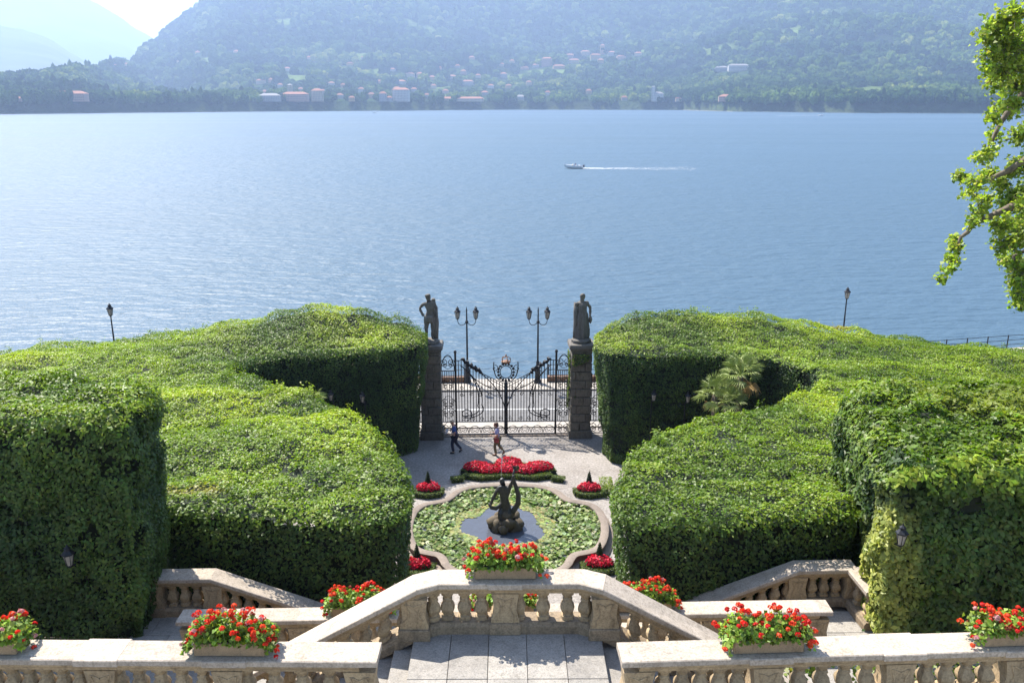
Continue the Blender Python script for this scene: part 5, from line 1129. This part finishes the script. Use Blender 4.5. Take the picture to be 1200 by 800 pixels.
# ================================================================== PEOPLE
SKIN_M = plain('skin', (.50, .30, .21), .55, 0, .08)
def person(P, rz, label, top, trou, hairc, shoe, hat, bag, s=1.0, arm_mat=None, seed=0):
    o = empty('person', P, label, 'person', None, rz); o.scale = (s, s, s)
    J = {'pelvis': (0, 0, .97, (.15, .115)), 'waist': (.01, 0, 1.12, (.135, .10)), 'chest': (.03, 0, 1.34, (.155, .115)), 'neck': (.06, 0, 1.50, .062), 'jaw': (.095, 0, 1.575, .085), 'head': (.09, 0, 1.655, .112), 'crown': (.08, 0, 1.745, .08), 'nose': (.20, 0, 1.63, .016),
         'lsh': (.02, .18, 1.42, .062), 'lel': (-.04, .24, 1.16, .047), 'lwr': (.20, .20, 1.10, .034), 'lpa': (.27, .18, 1.115, .034), 'rsh': (.02, -.18, 1.42, .062), 'rel': (-.02, -.24, 1.16, .047), 'rwr': (.22, -.18, 1.14, .034), 'rpa': (.29, -.16, 1.16, .034),
         'lhip': (.02, .09, .90, .095), 'lkn': (.13, .09, .50, .062), 'lan': (.06, .09, .09, .042), 'lto': (.22, .10, .04, .034), 'rhip': (-.02, -.09, .90, .095), 'rkn': (-.06, -.09, .50, .062), 'ran': (-.33, -.09, .16, .042), 'rto': (-.23, -.09, .04, .034)}
    E = [('pelvis', 'waist'), ('waist', 'chest'), ('chest', 'neck'), ('neck', 'jaw'), ('jaw', 'head'), ('head', 'crown'), ('head', 'nose'), ('chest', 'lsh'), ('lsh', 'lel'), ('lel', 'lwr'), ('lwr', 'lpa'), ('chest', 'rsh'), ('rsh', 'rel'), ('rel', 'rwr'), ('rwr', 'rpa'),
         ('pelvis', 'lhip'), ('lhip', 'lkn'), ('lkn', 'lan'), ('lan', 'lto'), ('pelvis', 'rhip'), ('rhip', 'rkn'), ('rkn', 'ran'), ('ran', 'rto')]
    body = skin('body', J, E, SKIN_M, o)
    bm = bmesh.new(); bm.from_mesh(body.data)                  # fingers, ears joined into the one body mesh
    for w_, sd in (('lpa', 1), ('rpa', -1)):
        c_ = Vector(J[w_][:3])
        for k in range(5):
            a_ = (k - 2) * .016; L_ = [.05, .075, .085, .08, .06][k]
            base = c_ + Vector((.02, a_, .01)) if k else c_ + Vector((0, -sd * .03, .02))
            pts = [base, base + Vector((L_ * .5, 0, .008)), base + Vector((L_ * .85, 0, -.012)), base + Vector((L_ * .95, 0, -.03))] if k else [base, base + Vector((.03, -sd * .012, .02)), base + Vector((.055, -sd * .006, .018))]
            f = MB().tube(pts, [.010, .0095, .0085, .007][:len(pts)], 5); vs = [bm.verts.new(v) for v in f.v]
            for q_ in f.f: bm.faces.new([vs[i] for i in q_])
    for sd in (-1, 1):
        f = MB().blob((.075, sd * .086, 1.645), (.025, .012, .034), 1, 0); vs = [bm.verts.new(v) for v in f.v]
        for q_ in f.f: bm.faces.new([vs[i] for i in q_])
    bm.to_mesh(body.data); bm.free(); body.data.polygons.foreach_set('use_smooth', [True] * len(body.data.polygons))
    for sd in (-1, 1): MB().blob((.168, sd * .033, 1.665), (.010, .014, .009), 1, 0).build('eye', M['iron'], body)
    MB().blob((.168, 0, 1.588), (.012, .026, .007), 1, 0).build('mouth', plain('lip', (.40, .14, .11), .5), body)
    g = lambda keys, add: {k: (*J[k][:3], tuple(q_ + add for q_ in J[k][3]) if hasattr(J[k][3], '__len__') else J[k][3] + add) for k in keys}
    sh = g(['pelvis', 'waist', 'chest', 'lsh', 'rsh'], .022); ml = lambda a_, b_, t_: tuple(J[a_][i] * (1 - t_) + J[b_][i] * t_ for i in range(3))
    sh['col'] = (.05, 0, 1.45, .085)
    for q_ in ('l', 'r'): sh[q_ + 'el'] = (*ml(q_ + 'sh', q_ + 'el', .82), .074)
    skin('shirt', sh, [('pelvis', 'waist'), ('waist', 'chest'), ('chest', 'col'), ('chest', 'lsh'), ('chest', 'rsh'), ('lsh', 'lel'), ('rsh', 'rel')], top, o)
    tr = g(['pelvis', 'lhip', 'lkn', 'rhip', 'rkn'], .018)
    for q_ in ('l', 'r'): tr[q_ + 'an'] = (J[q_ + 'an'][0], J[q_ + 'an'][1], J[q_ + 'an'][2] + .01, .068)
    skin('trousers', tr, [('pelvis', 'lhip'), ('lhip', 'lkn'), ('lkn', 'lan'), ('pelvis', 'rhip'), ('rhip', 'rkn'), ('rkn', 'ran')], trou, o)
    for q_ in ('l', 'r'):
        a_, b_ = Vector(J[q_ + 'an'][:3]), Vector(J[q_ + 'to'][:3]); MB().tube([a_ + (a_ - b_) * .25 - Vector((0, 0, .045)), a_ * .5 + b_ * .5 - Vector((0, 0, .012)), b_ + (b_ - a_) * .12], [.048, .05, .036], 8).build('shoe', shoe, o, smooth=True)
    if hat:
        h_ = MB(); h_.blob((.075, 0, 1.70), (.108, .098, .075), 2, .02, 1); h_.lathe([(.10, 1.70), (.135, 1.692), (.135, 1.70), (.10, 1.712)], (.09, 0, 0), 16); h_.build('cap', hairc, o, smooth=True)
    else:
        h_ = MB(); h_.blob((.055, 0, 1.69), (.115, .108, .098), 2, .08, 2); h_.blob((.0, 0, 1.62), (.075, .10, .09), 2, .1, 4); h_.build('hair', hairc, o, smooth=True)
    if bag == 'waist':
        MB().box((-.10, .0, 1.0), (.14, .30, .17)).build('waist_bag', plain('bag_navy', (.05, .03, .045), .8), o, bevel=.03)
    else:
        b_ = MB().box((.02, .22, .90), (.26, .10, .26)).build('shoulder_bag', plain('bag_red', (.30, .055, .045), .7), o, bevel=.03)
        MB().tube([(-.08, .22, 1.02), (-.02, .16, 1.3), (.03, -.1, 1.46), (.02, -.17, 1.40), (.03, .0, 1.2), (.1, .21, 1.03)], .012, 5).build('strap', M['rust'], b_)
    return o
def held(P, rz, s, label, name='leaflet', dims=(.14, .012, .2), z=1.19, x=.37, y=-.02):
    lf = MB().box((0, 0, 0), dims).build(name, M['white']); lf.rotation_euler = (0, -.5, rz); d = Vector((x * math.cos(rz) - y * math.sin(rz), x * math.sin(rz) + y * math.cos(rz), z)) * s; lf.location = P + d; tag(lf, label, 'leaflet')
p = at_z(533, 530.5, 0)
person(p, math.pi, 'walking person in blue shirt, dark trousers and pale cap, reading a leaflet', plain('shirt_blue', (.025, .07, .24), .8, 0, .3, 14), plain('trousers_navy', (.014, .018, .04), .85, 0, .2), plain('cap_tan', (.45, .33, .22), .85), plain('shoe_black', (.02, .02, .02), .5), True, 'waist', 1.0)
held(p, math.pi, 1.0, 'pale leaflet in the hands of the person in the blue shirt')
p2 = at_z(583, 533, 0)
person(p2, math.pi - .15, 'walking person in lilac top and olive trousers with a red shoulder bag', plain('top_lilac', (.36, .36, .56), .8, 0, .2, 14), plain('trousers_olive', (.16, .13, .07), .85, 0, .2), plain('hair_brown', (.065, .03, .016), .6), plain('shoe_brown', (.12, .06, .035), .6), False, 'shoulder', .98)

# ================================================================== OVERHANGING PLANE TREE
YTR = 29.0
def clump_pts(c, r, n_):
    d = unit(rng.normal(0, 1, (n_, 3))); rad = rng.uniform(0, 1, (n_, 1)) ** .45; return np.array(c) + d * rad * np.array(r), d
tr_o = empty('plane_tree', Vector((at_y(1390, 400, YTR).x, YTR + 1.0, 0)), 'plane tree overhanging the lake with light green leaves', 'tree'); TB = np.array(tr_o.location)
vis = [(1190, 18, 18), (1166, 38, 20), (1185, 55, 22), (1160, 62, 10), (1175, 80, 20), (1193, 100, 18), (1167, 97, 12), (1200, 40, 20), (1203, 75, 20), (1178, 128, 13), (1163, 135, 10), (1188, 122, 9), (1165, 160, 9), (1157, 178, 11), (1148, 185, 8),
       (1130, 208, 10), (1145, 212, 12), (1140, 226, 11), (1160, 205, 10), (1155, 235, 11), (1148, 250, 12), (1140, 260, 7), (1172, 215, 12), (1185, 200, 10), (1116, 280, 7), (1121, 290, 8), (1117, 304, 8), (1112, 315, 6), (1104, 326, 5), (1124, 282, 5),
       (1193, 160, 14), (1200, 190, 15), (1178, 240, 14), (1190, 225, 14), (1172, 262, 12), (1187, 262, 16), (1180, 285, 14), (1196, 280, 16), (1186, 305, 15), (1200, 315, 16), (1190, 330, 10), (1198, 345, 12), (1193, 358, 7), (1205, 240, 16)]
LP, LN_ = [], []; CL = []; TW = []
for (a_, b_, r_) in vis:
    y = YTR + random.uniform(-1.3, 1.3); c_ = at_y(a_, b_, y); rr = r_ * y / 1000 * 1.02; CL.append(c_); n_ = int(120 * r_ * r_ / 100) + 26
    for q in range(int(r_ * (2.1 if a_ > 1165 else 1.2)) + 3):                            # leafy twigs fanning out of the clump
        dv = Vector((random.gauss(0, 1), random.gauss(0, 1.1), random.gauss(0, .8) - .1)).normalized(); e_ = c_ + Vector((dv.x, dv.y, dv.z)) * rr * random.uniform(.7, 1.45); TW.append((c_, e_))
        m3 = int(5 + r_ * .35); tt = rng.uniform(.25, 1.05, (m3, 1)); q_ = np.array(c_) * (1 - tt) + np.array(e_) * tt + rng.normal(0, .075, (m3, 3)); LP.append(q_); LN_.append(rng.normal(0, .5, (m3, 3)) + np.array([-.2, .1, .8]))
for k in range(120):                                           # the rest of the crown, outside the picture
    a_, b_ = random.uniform(1210, 1580), random.uniform(-330, 350)
    if ((a_ - 1400) / 200) ** 2 + ((b_ - 0) / 350) ** 2 > 1: continue
    y = YTR + random.uniform(-4, 5); c_ = at_y(a_, b_, y); CL.append(c_); q_, d = clump_pts(c_, (.95, .95, .75), 260); LP.append(q_); LN_.append(d * .6 + np.array([0, 0, .8]))
LP = np.concatenate(LP); LN_ = np.concatenate(LN_); n_ = len(LP); L = rng.uniform(.11, .19, n_)
C = palette(n_, [(.26, .36, .035), (.35, .44, .05), (.17, .25, .03), (.44, .49, .08)], None, .15, .06)
tag(obj('crown', leaf_mesh('crown', LP - TB, LN_, L, L * .85, C, M['tree_leaf'], .9), tr_o), kind='stuff')
tw = MB()
for a_, b_ in TW: tw.tube([a_ - Vector(TB), b_ - Vector(TB)], [.016, .005], 4)
tw.build('twigs', M['bark'], tr_o)
H = at_y(1390, -60, YTR + 1).z
MB().tube([(0, 0, -.1), (.1, 0, 3), (-.1, 0, 8), (0, .1, H * .55), (.1, 0, H * .8)], [.55, .42, .36, .28, .16], 12).build('trunk', M['bark'], tr_o, smooth=True)
def limb(pts, r0, r1_): 
    m_ = MB(); q_ = [Vector(p) - Vector(TB) for p in pts]; m_.tube(q_, list(np.linspace(r0, r1_, len(q_))), 7); m_.build('limb', M['bark'], tr_o, smooth=True)
tk = lambda z: Vector((TB[0], TB[1], z))
y0 = YTR
limb([tk(at_y(1390, 300, y0).z), at_y(1300, 240, y0), at_y(1215, 236, y0), at_y(1190, 240, y0), at_y(1165, 252, y0), at_y(1140, 262, y0), at_y(1134, 272, y0), at_y(1126, 278, y0), at_y(1117, 300, y0), at_y(1106, 324, y0)], .20, .018)
limb([tk(at_y(1390, 250, y0).z), at_y(1280, 190, y0), at_y(1200, 188, y0), at_y(1182, 200, y0), at_y(1170, 205, y0), at_y(1150, 215, y0), at_y(1130, 210, y0)], .2, .02)
limb([tk(at_y(1390, 150, y0).z), at_y(1280, 110, y0), at_y(1210, 100, y0), at_y(1190, 118, y0), at_y(1172, 145, y0), at_y(1160, 170, y0), at_y(1150, 186, y0)], .2, .02)
limb([tk(at_y(1390, 100, y0).z), at_y(1290, 60, y0), at_y(1210, 60, y0), at_y(1180, 50, y0), at_y(1160, 40, y0)], .2, .02)
limb([tk(at_y(1390, 330, y0).z), at_y(1300, 290, y0), at_y(1210, 290, y0), at_y(1188, 300, y0), at_y(1192, 350, y0)], .18, .02)
for k in range(14):
    c_ = random.choice(CL[len(vis):]); limb([tk(max(5, c_.z - random.uniform(1, 4))), (c_ + tk(c_.z)) / 2, c_], .14, .03)

# ivy sprays climbing behind the upper balustrades
def spray(px0, px1, A, B, label, seed):
    r_ = np.random.default_rng(seed); pts = []
    for k in range(int(abs(px1 - px0) / 6)):
        px = r_.uniform(px0, px1); p = lerp(A, B, tx(A, B, px)); pts.append((p.x + r_.normal(0, .05), p.y + r_.uniform(.28, .5), p.z - RAIL_H + r_.uniform(-.5, .72)))
    pts = np.array(pts); k = 26; Q = np.repeat(pts, k, 0) + r_.normal(0, .08, (len(pts) * k, 3)); Nn = np.tile([0, -.6, .8], (len(Q), 1))
    L = r_.uniform(.06, .11, len(Q)); o = obj('climbing_ivy', leaf_mesh('climbing_ivy', Q, Nn, L, L * .8, palette(len(Q), [(.12, .19, .035), (.20, .27, .05), (.06, .10, .02)], None), M['leaf'], .8)); tag(o, label, 'ivy', kind='stuff')
spray(28, 128, fgL0, fgL1, 'pale green climber showing between balusters near the pale flower trough', 5)
spray(905, 1200, fgR0, fgR1, 'leafy ivy showing between balusters below the sunlit ivy hedge', 6)

# ================================================================== BOATS
M['hull'] = plain('boat_hull', (.70, .70, .72), .35, 0, .05); M['foam'] = plain('foam', (.85, .87, .88), .7, 0, .05); M['hull_dark'] = plain('boat_dark', (.05, .055, .07), .5)
def boat(P, rz, s, label, crew=True):
    o = empty('motorboat', P, label, 'boat', None, rz); st = [(-2.6, .95, .0, .85), (-1, 1.05, -.05, .85), (.8, .95, 0, .95), (2.2, .55, .18, 1.12), (3.1, .04, .62, 1.25)]; vs = []
    for x, w, zk, zd in st: vs += [(x, -w, zd), (x, -w * .72, zk + .18), (x, 0, zk), (x, w * .72, zk + .18), (x, w, zd)]
    fs = [(i * 5 + k, i * 5 + k + 1, i * 5 + 6 + k, i * 5 + 5 + k) for i in range(4) for k in range(4)] + [(0, 1, 2, 3, 4)]
    h_ = MB().add(vs, fs); h_.build('hull', M['hull'], o, smooth=40)
    MB().add([(-2.6, -.85, .62), (.6, -.85, .66), (.6, .85, .66), (-2.6, .85, .62)], [(0, 1, 2, 3)]).build('cockpit_floor', M['hull_dark'], o)
    MB().add([(.6, -.93, .94), (2.2, -.52, 1.11), (3.1, 0, 1.24), (2.2, .52, 1.11), (.6, .93, .94)], [(0, 1, 2, 3, 4)]).build('foredeck', M['hull'], o)
    MB().add([(.5, -.7, .95), (.5, .7, .95), (.2, .6, 1.35), (.2, -.6, 1.35), (.9, 0, 1.0), (.5, 0, 1.4)], [(0, 4, 5, 3), (4, 1, 2, 5)]).build('windscreen', M['lamp_glass'], o)
    for x in (-.4, -1.5): MB().box((x, 0, .82), (.5, 1.2, .35)).build('seat', M['hull'], o, bevel=.05)
    MB().box((-2.85, 0, .75), (.45, .42, .75)).build('outboard_motor', M['hull_dark'], o, bevel=.08); o.scale = (s, s, s)
    return o
def wake(P, rz, L, w0, w1, n_, label, sz):
    t_ = rng.uniform(0, 1, n_) ** 2.6; x = -2.6 - t_ * L; y = rng.normal(0, 1, n_) * (w0 + (w1 - w0) * t_) * .5; ca, sa = math.cos(rz), math.sin(rz)
    arm = rng.uniform(0, 1, n_) < .3; y = np.where(arm, np.sign(y) * (.8 + .13 * (-x - 2.6)) + rng.normal(0, .25, n_), y)
    Q = np.stack([P.x + x * ca - y * sa, P.y + x * sa + y * ca, np.full(n_, Z_LAKE + .03) + rng.uniform(0, .12, n_) * np.exp(-t_ * 6)], 1); s_ = sz * rng.uniform(.5, 1.3, n_)
    o = obj('boat_wake', leaf_mesh('boat_wake', Q, np.tile([0, 0, 1.0], (n_, 1)), s_ * 2, s_, np.full((n_, 3), .85) * rng.uniform(.85, 1, (n_, 1)), M['foam_leaf'], .05, .02, .02)); tag(o, label, 'wake', kind='stuff')
M['foam_leaf'] = leafmat('foam_patch', .8, .0)
pb = at_z(673, 197.5, Z_LAKE); BR = math.pi - .02; boat(pb, BR, 1.0, 'small white motorboat speeding across the lake with a wake'); wake(pb, BR, 34, 1.5, 7.0, 1500, 'white foamy wake trailing the motorboat in the middle of the lake', .22)
jb = pb + Vector((-1.2, 0, .9))
pe = empty('person', jb + Vector((1.6, 0, -.35)), 'person seated in the speeding motorboat in a dark top', 'person')
skin('body', {'pelvis': (0, 0, .38, .15), 'chest': (0, 0, .78, .16), 'neck': (-.03, 0, .95, .06), 'head': (-.05, 0, 1.08, .10), 'lk': (-.4, .14, .40, .08), 'lf': (-.45, .14, .0, .06), 'rk': (-.4, -.14, .40, .08), 'rf': (-.45, -.14, .0, .06), 'la': (-.1, .24, .72, .05), 'lh': (-.38, .2, .66, .04), 'ra': (-.1, -.24, .72, .05), 'rh': (-.38, -.2, .66, .04)},
     [('pelvis', 'chest'), ('chest', 'neck'), ('neck', 'head'), ('pelvis', 'lk'), ('lk', 'lf'), ('pelvis', 'rk'), ('rk', 'rf'), ('chest', 'la'), ('la', 'lh'), ('chest', 'ra'), ('ra', 'rh')], plain('dark_purple_cloth', (.06, .04, .10), .8), pe)
p = at_z(962, 135.6, Z_LAKE); boat(p, .02, 1.3, 'distant boat with a thin wake close under the far wooded point'); wake(p, .02, 60, 2.5, 3, 900, 'thin white wake of the distant boat below the wooded point', .9)
p = at_z(439, 132.2, Z_LAKE); boat(p, math.pi, 1.5, 'distant boat off the waterside villas of the far shore'); wake(p, math.pi, 40, 3, 4, 300, 'faint wake of the distant boat off the waterside villas', 1.2)

# ================================================================== HAZE
me = bpy.data.meshes.new('haze'); bmh = bmesh.new(); bmesh.ops.create_cube(bmh, size=1.0); bmh.to_mesh(me); bmh.free()
hz = obj('haze', me, None, (0, 5000, 590)); hz.scale = (24000, 11000, 1200)
m = bpy.data.materials.new('haze'); m.use_nodes = True; nt = m.node_tree; nt.nodes.remove(nt.nodes['Principled BSDF'])
pv = nt.nodes.new('ShaderNodeVolumePrincipled'); pv.inputs['Color'].default_value = (.49, .64, .92, 1); pv.inputs['Density'].default_value = HAZE_DENSITY; pv.inputs['Anisotropy'].default_value = 0.35
nt.links.new(pv.outputs[0], nt.nodes['Material Output'].inputs['Volume']); me.materials.append(m)
tag(hz, 'pale blue haze over the lake', 'haze', kind='stuff')
SC.cycles.volume_step_rate = 10
print('built', len(bpy.data.objects))
